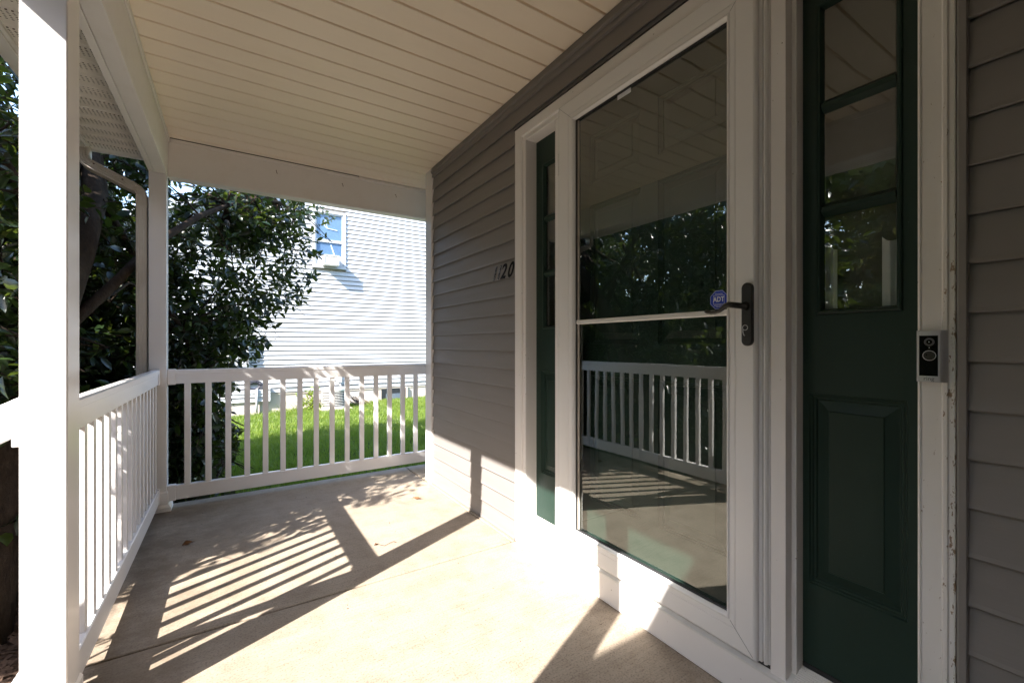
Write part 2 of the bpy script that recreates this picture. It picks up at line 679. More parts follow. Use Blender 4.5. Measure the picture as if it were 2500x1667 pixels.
# slab sections separated by tooled joints
for (a, b, c, d) in ((X0, 0.06, -2.6, 1.976), (X0, -0.036, 1.984, 3.70), (-0.028, 0.75, 3.245, 3.70), (-0.028, 0.004, 1.984, 3.235)):
    o = put('slab_section', B(a, b, c, d, -0.10, 0.0), 'concrete', None, bevel=0.006)
    o.parent = pf
    o = None
o = put('slab_edge', B(X0 - 0.004, 0.75, 3.655, 3.706, -0.101, -0.0035), 'concrete_edge')
o.parent = pf

steps = empty('porch_steps', 'concrete steps going down from the porch between the railing posts', 'steps', (-2.0, 1.05, -0.2))
part('step', B(-2.1, -1.803, 0.6, 1.56, -0.5, -0.10), 'concrete', steps, bevel=0.008)
part('step', B(-2.4, -2.1, 0.6, 1.56, -0.5, -0.17), 'concrete', steps, bevel=0.008)

# ------------------------------------------------------------------ the house
house = empty('house', 'greige clapboard house with white trim, green sidelights and cream porch ceiling', 'house', (1.0, 0.5, 0))


def siding_prof(z0, z1, x=0.0, out=0.013):
    return [(x, z0 + 0.006), (x - out * 0.55, z0 + 0.0055), (x - out * 0.6, z0 + 0.0005), (x - out * 0.95, z0), (x - out - 0.0012, z0 + 0.003), (x - out + 0.0008, z0 + 0.012),
            (x - out * 0.62, z0 + (z1 - z0) * 0.55), (x - 0.003, z1 - 0.001), (x, z1 - 0.001)]


PITCH, ZB = 0.1025, 0.108
rows = [ZB - PITCH + k * PITCH for k in range(0, 23)]
for k, z in enumerate(rows):
    z1 = z + PITCH
    if z1 > 2.372:
        z1 = 2.365
    if z < 0.01:
        z = 0.012
    part('siding_board', MB().extrude_y(siding_prof(z, z1), 1.982, 3.137), 'siding', house)
for k, z in enumerate(rows):
    z1 = min(z + PITCH, 2.365)
    z = max(z, 0.012)
    part('siding_board', MB().extrude_y(siding_prof(z, z1), -2.5, 0.252), 'siding', house)
part('siding_board', MB().extrude_y(siding_prof(2.262, 2.365), 0.252, 1.982), 'siding', house)
part('siding_board', MB().extrude_y(siding_prof(2.232, 2.262, 0, 0.004), 0.252, 1.982), 'siding', house)
# frieze / J trim under the ceiling
part('frieze_trim', MB().extrude_y([(0, 2.35), (-0.017, 2.35), (-0.019, 2.356), (-0.019, 2.366), (-0.014, 2.372), (-0.016, 2.378),
                                    (-0.025, 2.381), (-0.027, 2.386), (-0.027, 2.398), (-0.022, 2.401), (-0.022, 2.419), (0, 2.419)],
                                   -2.5, 3.138), 'siding', house)
# base flashing under the clapboards
part('base_trim', MB().extrude_y([(0.0, 0.002), (-0.016, 0.002), (-0.017, 0.012), (-0.012, 0.020), (0, 0.020)], 1.985, 3.14), 'siding', house)
# sheathing behind
part('wall_core', B(0.001, 0.12, 1.985, 3.235, 0, 2.9), 'siding', house)
part('wall_core', B(0.001, 0.12, -2.5, 0.262, 0, 2.9), 'siding', house)
part('wall_core', B(0.0015, 0.12, 0.262, 1.985, 2.232, 2.9), 'siding', house)
# side wall that turns away at the corner
sidew = part('side_wall', B(0.12, 5.0, 3.12, 3.234, 0, 5.2), 'siding', house)
proto = None
for k in range(23):
    z = 0.02 + k * PITCH
    pr = [(3.234, z), (3.248, z), (3.249, z + 0.004), (3.2445, z + 0.055), (3.237, z + PITCH), (3.234, z + PITCH)]
    part('siding_board', MB().extrude_x(pr, 0.11, 5.0), 'siding', house)
# white corner post
part('corner_trim', B(-0.022, 0.02, 3.139, 3.256, 0.003, 2.418), 'vinyl', house, bevel=0.003)
part('corner_trim', B(0.0202, 0.11, 3.2345, 3.2555, 0.003, 2.418), 'vinyl', house, bevel=0.003)

# ceiling boards
ceil = part('porch_ceiling', B(-1.70, 0.0, -2.5, 3.60, 2.436, 2.46), 'cream', house)
cp = 0.1325
k = 0
y = 3.537 + cp
while y > -2.3:
    y0, y1 = y - cp, y
    prof = [(y0 + 0.0085, 2.435), (y0 + 0.0090, 2.4240), (y0 + 0.0110, 2.4203), (y0 + 0.013, 2.4200), (y1 - 0.003, 2.4200), (y1 - 0.0012, 2.4215), (y1 - 0.0010, 2.435)]
    if y1 > 3.6:
        prof = [(min(a, 3.596), b) for a, b in prof]
    o = part('ceiling_board', MB().extrude_x(prof, -1.675, -0.002), 'cream', house)
    o.parent = ceil
    o.matrix_parent_inverse = Matrix()
    y -= cp
part('ceiling_board', B(-0.0019, 0.75, 3.26, 3.596, 2.421, 2.435), 'cream', house)

# beams
part('beam', B(-1.724, -1.66, -2.5, 3.64, 2.165, 2.45), 'beam', house, bevel=0.003)
part('beam_cladding', B(-1.752, -1.7255, -2.5, 3.64, 2.163, 2.45), 'beam', house, bevel=0.002)
part('beam_trim', B(-1.6595, -1.650, -2.5, 3.594, 2.386, 2.4185), 'beam', house, bevel=0.002)
part('end_beam', B(-1.6595, 0.75, 3.60, 3.69, 2.165, 2.45), 'beam', house, bevel=0.003)
part('beam_trim', B(-1.649, 0.75, 3.590, 3.5995, 2.392, 2.4135), 'beam', house, bevel=0.002)
part('beam_trim', B(-1.6595, 0.75, 3.5965, 3.5995, 2.168, 2.190), 'beam', house, bevel=0.001)
part('ceiling_gap', B(-1.649, -0.45, 3.5935, 3.5995, 2.4137, 2.4195), 'voidblack', house)

# eave: soffit, fascia, gutter
soff = part('eave_soffit', B(-2.03, -1.7525, -2.5, 3.62, 2.275, 2.285), 'soffit_trim', house)
y = 3.62
while y > -2.4:
    y0, y1 = y - 0.1225, y
    prof = [(y0 + 0.002, 2.274), (y0 + 0.002, 2.268), (y0 + 0.012, 2.260), (y0 + 0.028, 2.260), (y0 + 0.032, 2.263), (y1 - 0.016, 2.263), (y1 - 0.012, 2.260), (y1 - 0.001, 2.260), (y1 - 0.001, 2.274)]
    o = part('soffit_panel', MB().extrude_x(prof, -2.028, -1.7535), 'soffit', house)
    o.parent = soff
    o.matrix_parent_inverse = Matrix()
    y -= 0.1225
part('fascia', B(-2.045, -2.0305, -2.5, 3.63, 2.252, 2.42), 'soffit_trim', house, bevel=0.002)
part('eave_end', B(-2.045, -1.7527, 3.6205, 3.64, 2.252, 2.50), 'soffit_trim', house, bevel=0.002)
gut = MB().extrude_y([(-2.046, 2.245), (-2.100, 2.245), (-2.112, 2.275), (-2.140, 2.300), (-2.150, 2.345), (-2.158, 2.355), (-2.150, 2.362), (-2.142, 2.350), (-2.135, 2.305), (-2.106, 2.282), (-2.094, 2.251), (-2.048, 2.251), (-2.048, 2.37), (-2.0462, 2.37)], -2.5, 3.66)
part('gutter', gut, 'soffit_trim', house)
part('gutter_end', MB().extrude_y([(-2.046, 2.245), (-2.100, 2.245), (-2.112, 2.275), (-2.140, 2.300), (-2.150, 2.345), (-2.150, 2.362), (-2.046, 2.362)], 3.6602, 3.664), 'soffit_trim', house)
# porch roof plane
part('roof', MB().extrude_y([(-2.10, 2.385), (3.5, 4.35), (3.5, 4.41), (-2.10, 2.445)], -2.6, 3.78), 'shingle', house)
part('roof_end', MB().extrude_y([(-2.03, 2.44), (-1.66, 2.455), (0.9, 2.47), (0.9, 3.40), (-2.03, 2.41)], 3.642, 3.70), 'soffit_trim', house)

# three rusty hooks in the end beam
for i, (x, z, lb) in enumerate(((-1.038, 2.325, 'small rusty hook in the white end beam, leftmost and nearest the porch post'),
                                (-0.581, 2.322, 'small rusty hook in the middle of the white end beam'),
                                (-0.157, 2.314, 'small rusty hook in the white end beam, nearest the house wall'))):
    pts = [(x, 3.6, z + 0.012), (x, 3.582, z + 0.010), (x, 3.575, z), (x + 0.004, 3.577, z - 0.012), (x + 0.007, 3.586, z - 0.012)]
    o = put('hook', MB().tube(pts, 0.0018, 6), 'rust', smooth=True)
    tag(o, lb, 'hook', 'hooks in the end beam')

# ------------------------------------------------------------------ door surround
HEAD = 2.147
# casings are mitred board profiles; left, right, head
def casing_prof_left():
    return [(0.0, 1.981), (-0.012, 1.981), (-0.013, 1.976), (-0.013, 1.922), (-0.010, 1.917), (-0.004, 1.915), (-0.003, 1.899), (-0.008, 1.895), (-0.008, 1.887), (-0.004, 1.885), (0.066, 1.885), (0.066, 1.981)]


def extr_z(prof, z0, z1):
    mb = MB()
    n = len(prof)
    mb.v = [(x, y, z0) for x, y in prof] + [(x, y, z1) for x, y in prof]
    for i in range(n):
        j = (i + 1) % n
        mb.f.append((i, j, n + j, n + i))
    mb.f.append(tuple(range(n))[::-1])
    mb.f.append(tuple(range(n, 2 * n)))
    return mb


def mitre(mb, fn):
    mb.v = [fn(v) for v in mb.v]
    return mb


# left casing with its mitred top: top vertex height depends on distance from the outer edge
def mit_left(v):
    x, y, z = v
    if z > 1.5:
        z = HEAD + (y - 1.885) * (2.231 - HEAD) / (1.981 - 1.885)
    return (x, y, z)


part('door_casing', mitre(extr_z(casing_prof_left(), 0.112, 2.2), mit_left), 'wood', house)
prof_r = [(0.0, 0.265), (-0.012, 0.265), (-0.013, 0.268), (-0.013, 0.2745), (-0.017, 0.277), (-0.017, 0.283), (-0.0135, 0.286), (-0.0135, 0.318), (-0.016, 0.3215), (-0.013, 0.3255), (0.066, 0.3255), (0.066, 0.265)]


def mit_right(v):
    x, y, z = v
    if z > 1.5:
        z = HEAD + (0.3255 - y) * (2.231 - HEAD) / (0.3255 - 0.265)
    return (x, y, z)


part('door_casing', mitre(extr_z(prof_r, 0.002, 2.2), mit_right), 'casing', house)
hp = [(0.0, 2.231), (-0.012, 2.231), (-0.013, 2.226), (-0.013, 2.180), (-0.010, 2.176), (-0.004, 2.174), (-0.003, 2.158), (-0.008, 2.154), (-0.008, 2.149), (-0.004, HEAD), (0.066, HEAD), (0.066, 2.231)]
mb = MB().extrude_y(hp, 0.3, 1.9)


def mit_head(v):
    x, y, z = v
    q = (z - HEAD) / (2.231 - HEAD)
    if y > 1:
        y = 1.885 + q * (1.981 - 1.885)
    else:
        y = 0.3255 - q * (0.3255 - 0.265)
    return (x, y, z)


part('door_casing', mitre(mb, mit_head), 'wood', house)
part('head_flashing', MB().extrude_y([(0, 2.2315), (-0.016, 2.2315), (-0.016, 2.236), (0, 2.240)], 0.262, 1.984), 'gasket', house)
# J channel between right casing and clapboards
part('j_channel', extr_z([(0.0, 0.2645), (-0.006, 0.2645), (-0.006, 0.2625), (-0.017, 0.262), (-0.020, 0.259), (-0.020, 0.2475), (-0.017, 0.2455), (0, 0.2455)], 0.002, 2.35), 'siding', house)
# mullions between door and sidelights
part('mullion', B(-0.006, 0.066, 0.606, 0.648, 0.121, HEAD - 0.001), 'wood', house, bevel=0.002)
part('mullion', B(0.024, 0.0655, 0.592, 0.6055, 0.125, HEAD - 0.001), 'wood', house, bevel=0.002)
part('mullion', B(-0.006, 0.066, 1.600, 1.640, 0.121, HEAD - 0.001), 'alu', house, bevel=0.002)
# screen door side channels (Z bar) beside the latch edge
part('door_channel', extr_z([(-0.0065, 0.6765), (-0.012, 0.6765), (-0.012, 0.668), (-0.004, 0.667), (-0.004, 0.6635), (-0.014, 0.662), (-0.016, 0.657), (-0.012, 0.653), (-0.006, 0.652), (-0.006, 0.649), (0.0, 0.649), (0.0, 0.6765)], 0.142, 2.17), 'alu', house)
part('door_channel', B(0.001, 0.066, 0.6485, 0.700, 0.125, HEAD - 0.001), 'gasket', house)
part('door_channel', B(-0.0065, -0.001, 1.586, 1.5995, 0.13, 2.17), 'alu', house, bevel=0.001)
# skirt board under the unit
part('skirt_board', B(-0.0125, 0.0, 0.25, 1.9815, 0.002, 0.1115), 'wood', house, bevel=0.002)
# threshold, sloping, ribbed
thr = part('threshold', MB().extrude_y([(-0.016, 0.112), (-0.016, 0.118), (0.07, 0.157), (0.07, 0.112)], 0.326, 1.884), 'condwhite', house)
mb = MB()
for i in range(13):
    x = -0.012 + i * 0.0059
    z = 0.118 + (x + 0.016) * 0.4535
    mb.extrude_y([(x, z - 0.001), (x + 0.0006, z + 0.0018), (x + 0.0024, z + 0.0026), (x + 0.003, z)], 0.3262, 0.5915)
    mb.extrude_y([(x, z - 0.001), (x + 0.0006, z + 0.0018), (x + 0.0024, z + 0.0026), (x + 0.003, z)], 1.6402, 1.8838)
o = part('threshold_ribs', mb, 'casing', house)
o['kind'] = 'stuff'
o.parent = thr
o.matrix_parent_inverse = Matrix()


def raised_panel(mb, y0, y1, z0, z1, X):
    """sunk ogee groove with raised centre, facing -x; returns nothing, adds to mb"""
    r = lambda d: (y0 + d, y1 - d, z0 + d, z1 - d)
    mb.loft([(r(0), X), (r(0.003), X + 0.005), (r(0.006), X + 0.005), (r(0.009), X + 0.0095), (r(0.014), X + 0.0095), (r(0.017), X + 0.014), (r(0.020), X + 0.014),
             (r(0.046), X + 0.006), (r(0.048), X + 0.003)])


def ring(mb, o, i, x):
    """flat frame between outer rect o and inner rect i in plane x"""
    mb.loft([(o, x), (i, x)], cap=False)


def sidelight(y0, y1, gy0, gy1, py0, py1):
    X = 0.062
    root = None
    mb = MB()
    zs = [(1.743, 1.995), (1.457, 1.705), (1.165, 1.419)]
    # face split in horizontal bands round the openings
    pz0, pz1 = 0.394, 0.93
    def face(a, b, c, d):
        mb.quad((X, a, c), (X, b, c), (X, b, d), (X, a, d))
    gzo, gzi = 1.995 + 0.016, 1.165 - 0.016
    face(y0, y1, 0.15, pz0)
    face(y0, py0, pz0, pz1)
    face(py1, y1, pz0, pz1)
    face(y0, y1, pz1, gzi)
    face(y0, gy0 - 0.016, gzi, gzo)
    face(gy1 + 0.016, y1, gzi, gzo)
    face(y0, y1, gzo, HEAD)
    raised_panel(mb, py0, py1, pz0, pz1, X)
    body = part('sidelight', mb, 'green', house, fix=False)
    # lite frame: raised moulding round all three panes
    fm = MB()
    o = (gy0 - 0.016, gy1 + 0.016, gzi, gzo)
    r = lambda d: (o[0] + d, o[1] - d, o[2] + d, o[3] - d)
    fm.loft([(o, X), (r(0.002), X - 0.006), (r(0.006), X - 0.008), (r(0.010), X - 0.006), (r(0.016), X + 0.012)], cap=False)
    fr = part('lite_frame', fm, 'green', house, fix=False)
    fr.parent = body
    fr.matrix_parent_inverse = Matrix()
    for zm0, zm1 in ((1.705, 1.743), (1.419, 1.457)):
        m = MB().extrude_y([(X + 0.012, zm0), (X - 0.005, zm0 + 0.013), (X - 0.005, zm1 - 0.013), (X + 0.012, zm1)], gy0 - 0.003, gy1 + 0.003)
        q = part('muntin', m, 'green', house)
        q.parent = body
        q.matrix_parent_inverse = Matrix()
    for i, (a, b) in enumerate(zs):
        # each pane set with its own slight tilt
        ty, tz = (random.uniform(-1, 1) * 0.0007, random.uniform(-1, 1) * 0.0009)
        g = MB().quad((X + 0.008 + ty + tz, gy0, b), (X + 0.008 - ty + tz, gy1, b), (X + 0.008 - ty, gy1, a), (X + 0.008 + ty, gy0, a))
        q = part('pane', g, 'glass2', house, fix=False)
        q.parent = body
        q.matrix_parent_inverse = Matrix()
    return body


sidelight(0.3255, 0.6055, 0.387, 0.541, 0.362, 0.576)
sidelight(1.640, 1.885, 1.656, 1.809, 1.645, 1.843)
# fill behind the sidelights' bottom edge, base sweep
part('sidelight_sweep', B(0.058, 0.0615, 0.326, 0.591, 0.152, 0.165), 'gasket', house)

# curtains inside, behind the right sidelight
mb = MB()
ys = [0.30 + 0.34 * i / 60 for i in range(61)]
for i, yy in enumerate(ys):
    xx = 0.098 + 0.007 * math.sin(i * 0.9) + 0.004 * math.sin(i * 2.3)
    mb.v += [(xx, yy, 0.2), (xx, yy, 1.34 + 0.01 * math.sin(i * 0.6))]
for i in range(60):
    if 22 <= i <= 38:
        continue
    mb.f.append((2 * i, 2 * i + 2, 2 * i + 3, 2 * i + 1))
cu = put('curtain', mb, 'curtain', smooth=True)
tag(cu, 'white curtain hanging inside behind the lowest pane of the right sidelight', 'curtain')

# entry door behind the storm door
XD = 0.072
mb = MB()
dy0, dy1, dz0, dz1 = 0.700, 1.600, 0.16, HEAD
cols = [(dy0 + 0.12, 1.102), (1.188, dy1 - 0.12)]
rws = [(0.36, 0.93), (1.07, 1.70), (1.80, 2.02)]
yb = [dy0, cols[0][0], cols[0][1], cols[1][0], cols[1][1], dy1]
zb = [dz0, rws[0][0], rws[0][1], rws[1][0], rws[1][1], rws[2][0], rws[2][1], dz1]
for i in range(5):
    for j in range(7):
        if i % 2 == 1 and j % 2 == 1:
            raised_panel(mb, yb[i], yb[i + 1], zb[j], zb[j + 1], XD)
        else:
            mb.quad((XD, yb[i], zb[j]), (XD, yb[i + 1], zb[j]), (XD, yb[i + 1], zb[j + 1]), (XD, yb[i], zb[j + 1]))
ed = part('entry_door', mb, 'green', house, fix=False)
part('door_back', B(0.115, 0.12, 0.326, 0.600, 0.12, 1.14), 'darkroom', house)
# dark room inside
room = MB().box(0.13, 3.0, -0.4, 2.6, 0.05, 2.5)
part('room', room, 'darkroom', house, fix=False)

# storm door ----------------------------------------------------------
SX = -0.03
oy0, oy1, oz0, oz1 = 0.676, 1.590, 0.141, 2.174
iy0, iy1, iz0, iz1 = 0.768, 1.477, 0.240, 2.070


def sr(q):  # rectangle a fraction q of the way from outer to glass
    return (oy0 + (iy0 - oy0) * q, oy1 + (iy1 - oy1) * q, oz0 + (iz0 - oz0) * q, oz1 + (iz1 - oz1) * q)


mb = MB()
mb.loft([(sr(0.0), -0.0005), (sr(0.0), SX + 0.008), (sr(0.03), SX + 0.003), (sr(0.09), SX), (sr(0.66), SX), (sr(0.668), SX + 0.002), (sr(0.682), SX + 0.002), (sr(0.69), SX),
         (sr(0.86), SX), (sr(0.90), SX - 0.003), (sr(0.94), SX - 0.003), (sr(1.0), SX + 0.006), (sr(1.0), SX + 0.022), (sr(1.03), SX + 0.022)], cap=False)
storm = part('storm_door', mb, 'alu', house, fix=False)


def sub(name, mb, mat, parent, **kw):
    o = put(name, mb, mat, None, **kw)
    o.parent = parent
    return o


# thin mitre seams at the frame corners
mb = MB()
for (a, b) in (((oy0, oz0), (iy0, iz0)), ((oy1, oz0), (iy1, iz0)), ((oy1, oz1), (iy1, iz1)), ((oy0, oz1), (iy0, iz1))):
    p0 = Vector((SX - 0.0004, a[0] + (b[0] - a[0]) * 0.1, a[1] + (b[1] - a[1]) * 0.1))
    p1 = Vector((SX - 0.0004, a[0] + (b[0] - a[0]) * 0.85, a[1] + (b[1] - a[1]) * 0.85))
    mb.tube([p0, p1], 0.0005, 4)
sub('mitre_seam', mb, 'gasket', storm)
gk = MB().loft([(sr(1.0), SX + 0.0222), (sr(1.0), SX + 0.012), (sr(1.045), SX + 0.014), (sr(1.045), SX + 0.0222)], cap=False)
sub('gasket', gk, 'gasket', storm, fix=False)
gx = SX + 0.0215
sub('glass_pane', MB().quad((gx, iy0, iz1), (gx, iy1, iz1), (gx, iy1, 1.17), (gx, iy0, 1.17)), 'glass', storm, fix=False)
sub('glass_pane', MB().quad((gx + 0.006, iy0, 1.175), (gx + 0.006, iy1, 1.175), (gx + 0.006, iy1, iz0), (gx + 0.006, iy0, iz0)), 'glass', storm, fix=False)
sub('middle_rail', MB().extrude_y([(gx + 0.01, 1.158), (gx - 0.006, 1.158), (gx - 0.009, 1.161), (gx - 0.009, 1.168), (gx - 0.0065, 1.170), (gx - 0.009, 1.172), (gx - 0.007, 1.1765), (gx + 0.01, 1.1765)], iy0, iy1), 'alu', storm)
sub('retainer_strip', B(gx - 0.004, gx + 0.004, iy1 - 0.012, iy1 - 0.007, iz0, iz1), 'spout', storm)
# hinge leaves on the left edge
for z0 in (0.30, 1.05, 1.86):
    mb = MB()
    for q in (0, 1, 2):
        mb.tube([(SX + 0.006, oy1 + 0.004, z0 + q * 0.034), (SX + 0.006, oy1 + 0.004, z0 + q * 0.034 + 0.0325)], 0.0045, 10)
    sub('hinge', mb, 'alu', storm, smooth=False)
# label stuck at the top edge of the glass
sub('glass_label', MB().box(gx - 0.0012, gx - 0.0006, 1.165, 1.235, 2.047, 2.0695), 'print', storm)

# handle: escutcheon, lever, keyhole


def stadium_plate(y0, y1, z0, z1, x0, x1, inset=0.003, n=10):
    mb = MB()
    r = (y1 - y0) / 2
    yc = (y0 + y1) / 2
    def loop(d, x):
        b = len(mb.v)
        rr = r - d
        for k in range(n + 1):
            a = math.pi * k / n
            mb.v.append((x, yc + rr * math.cos(a), z1 - r + rr * math.sin(a)))
        for k in range(n + 1):
            a = math.pi + math.pi * k / n
            mb.v.append((x, yc + rr * math.cos(a), z0 + r + rr * math.sin(a)))
        return b
    m = 2 * (n + 1)
    L = [loop(0, x0), loop(0, x1 + inset), loop(inset * 0.4, x1 + inset * 0.4), loop(inset, x1)]
    for a, b in zip(L, L[1:]):
        for k in range(m):
            j = (k + 1) % m
            mb.f.append((a + k, a + j, b + j, b + k))
    mb.f.append(tuple(L[-1] + k for k in range(m)))
    return mb


sub('handle_plate', stadium_plate(0.6815, 0.7135, 1.063, 1.249, SX, SX - 0.012), 'bronze', storm)
lev = [(-0.040, 0.701, 1.180), (-0.052, 0.701, 1.180), (-0.066, 0.702, 1.180), (-0.078, 0.706, 1.181), (-0.085, 0.714, 1.1825), (-0.088, 0.724, 1.184), (-0.089, 0.733, 1.181),
       (-0.089, 0.742, 1.174), (-0.088, 0.752, 1.168), (-0.087, 0.766, 1.1645), (-0.087, 0.780, 1.1635), (-0.087, 0.792, 1.1665), (-0.087, 0.800, 1.1695)]
sub('lever_handle', MB().tube(lev, [0.0125, 0.0095, 0.0085, 0.0088, 0.0092, 0.0088, 0.0078, 0.0066, 0.0058, 0.0054, 0.0056, 0.0062, 0.0040], 12), 'bronze', storm, smooth=True)
sub('lever_collar', MB().disc((SX - 0.012, 0.701, 1.180), (-1, 0, 0), 0.0135, 0.006, 20, 0.0115), 'bronze', storm)
mb = MB()
mb.tube([(SX - 0.0122, 0.701 + 0.0075 * math.cos(a), 1.117 + 0.0075 * math.sin(a)) for a in [math.pi * 2 * k / 20 for k in range(21)]], 0.0011, 6)
mb.tube([(SX - 0.012, 0.7075, 1.112), (SX - 0.0125, 0.707, 1.104), (SX - 0.0125, 0.7045, 1.0955), (SX - 0.0125, 0.7015, 1.0935)], 0.0014, 6)
sub('keyhole', mb, 'silver', storm, smooth=True)
sub('keyhole_slot', MB().disc((SX - 0.0118, 0.702, 1.117), (-1, 0, 0), 0.0045, 0.0006, 16), 'voidblack', storm)

# octagonal alarm sticker
st = empty('alarm_sticker', 'small blue octagonal alarm company sticker on the storm door glass beside the lever', 'sticker', (gx - 0.0015, 0.803, 1.21))


def octagon(mb, r, x, hole=None):
    k = math.pi / 8
    P = [(x, 0.803 + r * math.cos(k + i * math.pi / 4) / math.cos(k), 1.2095 + r * math.sin(k + i * math.pi / 4) / math.cos(k)) for i in range(8)]
    if hole is None:
        mb.quad(*P)
    else:
        Q = [(x, 0.803 + hole * math.cos(k + i * math.pi / 4) / math.cos(k), 1.2095 + hole * math.sin(k + i * math.pi / 4) / math.cos(k)) for i in range(8)]
        for i in range(8):
            j = (i + 1) % 8
            mb.quad(P[i], P[j], Q[j], Q[i])
    return mb


part('sticker_field', octagon(MB(), 0.0300, gx - 0.0007), 'bluevinyl', st)
part('sticker_border', octagon(MB(), 0.0288, gx - 0.0010, 0.0280), 'print', st)
mb = MB()
fy0, fy1, fz0, fz1 = 0.7845, 0.8215, 1.1955, 1.2245
for a in ((fy0, fy1, fz0, fz0 + 0.0010), (fy0, fy1, fz1 - 0.0010, fz1), (fy0, fy0 + 0.001, fz0, fz1), (fy1 - 0.001, fy1, fz0, fz1)):
    mb.quad((gx - 0.001, a[0], a[2]), (gx - 0.001, a[1], a[2]), (gx - 0.001, a[1], a[3]), (gx - 0.001, a[0], a[3]))
part('sticker_frame', mb, 'print', st)
text_part('lettering', 'ADT', 0.0215, 'print', (gx - 0.0012, 0.8035, 1.2105), st, shear=0.0, bold=0.0006, extrude=0.0001, sx=0.86)
text_part('lettering', 'Secured by', 0.0058, 'print', (gx - 0.0012, 0.803, 1.2285), st, extrude=0.0001)
text_part('lettering', 'MONITORED BY', 0.0042, 'print', (gx - 0.0012, 0.803, 1.1915), st, extrude=0.0001)
text_part('lettering', 'SECURITY', 0.0038, 'print', (gx - 0.0012, 0.803, 1.1872), st, extrude=0.0001)

# ------------------------------------------------------------------ doorbell
db = empty('video_doorbell', 'silver and black video doorbell screwed to the white casing right of the green sidelight', 'doorbell', (-0.014, 0.30, 0.985))
mb = MB()
mb.loft([((0.2755, 0.3245, 0.984, 1.0985), -0.0135), ((0.2765, 0.3242, 0.985, 1.098), -0.020), ((0.2795, 0.3235, 0.985, 1.098), -0.028), ((0.2835, 0.3220, 0.9855, 1.0975), -0.0335), ((0.2850, 0.3210, 0.9865, 1.0965), -0.0345)])
part('doorbell_body', mb, 'silver', db, bevel=0.0012)
part('doorbell_face', B(-0.0352, -0.0343, 0.2872, 0.3178, 0.9985, 1.0865), 'blackplastic', db, bevel=0.0004)
part('camera_lens', MB().disc((-0.0350, 0.3010, 1.0725), (-1, 0, 0), 0.0090, 0.0012, 28, 0.0082), 'inkgrey', db, smooth=False)
part('camera_lens', MB().disc((-0.0361, 0.3010, 1.0725), (-1, 0, 0), 0.0052, 0.0005, 28, 0.0045), 'blackplastic', db)
part('camera_iris', MB().disc((-0.0366, 0.3010, 1.0725), (-1, 0, 0), 0.0010, 0.0003, 12), 'print', db)
part('sensor_dot', MB().disc((-0.0351, 0.3010, 1.0600), (-1, 0, 0), 0.0010, 0.0003, 10), 'silver', db)
mb = MB()
mb.tube([(-0.0354, 0.3010 + 0.0105 * math.cos(a), 1.0430 + 0.0105 * math.sin(a)) for a in [math.pi * 2 * k / 32 for k in range(33)]], 0.0007, 6)
part('button_ring', mb, 'silver', db, smooth=True)
part('button', MB().disc((-0.0350, 0.3010, 1.0430), (-1, 0, 0), 0.0100, 0.0006, 28, 0.0085), 'bronze', db)
text_part('lettering', 'ring', 0.0115, 'inkgrey', (-0.0347, 0.3020, 0.9925), db, extrude=0.0001, sx=1.0)

# ------------------------------------------------------------------ house number
hn = empty('house_number', 'slanted dark stick-on house number 1120 on the greige siding left of the door', 'house number', (-0.014, 2.12, 1.435))
# the numerals follow the tilt of the clapboard
for ch, y, z, mat, bold, sx in (('1', 2.207, 1.478, 'peel', 0.0012, 1.0), ('1', 2.158, 1.479, 'peel', 0.0012, 1.0), ('2', 2.107, 1.4795, 'inkblack', 0.0022, 0.95), ('0', 2.034, 1.4795, 'inkblack', 0.0022, 0.95)):
    if mat not in MATS:
        if mat == 'peel':
            t = NT('peeling_numeral')
            n = t.noise(t.coord(), 150, 5, 0.7)
            col = t.ramp(n, [(0.52, (0.006, 0.006, 0.007)), (0.56, (0.10, 0.10, 0.10)), (0.60, (0.6, 0.6, 0.6))])
            MATS[mat] = t.done(t.bsdf(col, 0.3, 0.2))
        else:
            MATS[mat] = paint('black_numeral', (0.004, 0.004, 0.005), 0.6, 0.1, spec=0.15)
    me = text_mesh(ch, 0.118, shear=0.28, extrude=0.0012, bold=bold, sx=sx)
    for v in me.vertices:
        v.co = Vector((v.co.x - 0.0135 + (v.co.z) * 0.10 + 0.003, v.co.y + y, v.co.z + z))
    me.materials.clear()
    me.materials.append(M(mat))
    o = bpy.data.objects.new('numeral', me)
    C.objects.link(o)
    kid(o, hn)

# ------------------------------------------------------------------ posts and railings
def post(x0, x1, y0, y1, z1, label):
    r = empty('porch_post', label, 'post', ((x0 + x1) / 2, (y0 + y1) / 2, 0), 'porch posts')
    part('post_shaft', B(x0, x1, y0, y1, 0.002, z1), 'vinyl', r, bevel=0.004)
    e = 0.010
    mb = MB()
    for z0, zt, d0, d1 in ((0.001, 0.026, 0.024, 0.022), (0.026, 0.042, 0.022, 0.010), (0.042, 0.115, 0.006, 0.006), (0.115, 0.125, 0.006, 0.001)):
        b = len(mb.v)
        for z, d in ((z0, d0), (zt, d1)):
            mb.v += [(x0 - d, y0 - d, z), (x1 + d, y0 - d, z), (x1 + d, y1 + d, z), (x0 - d, y1 + d, z)]
        for i in range(4):
            j = (i + 1) % 4
            mb.f.append((b + i, b + j, b + 4 + j, b + 4 + i))
        mb.f.append((b + 4, b + 5, b + 6, b + 7))
    part('post_base', mb, 'vinyl', r)
    return r


post(-1.768, -1.678, 1.612, 1.722, 2.17, 'square white vinyl porch post nearest the camera, sunlit on its front face')
post(-1.753, -1.662, 3.552, 3.640, 2.164, 'square white vinyl corner post where the two railings meet, beside the downspout')
post(-1.755, -1.665, 0.470, 0.560, 2.164, 'square white porch post on the camera side of the steps')

RX0, RX1 = -1.738, -1.698


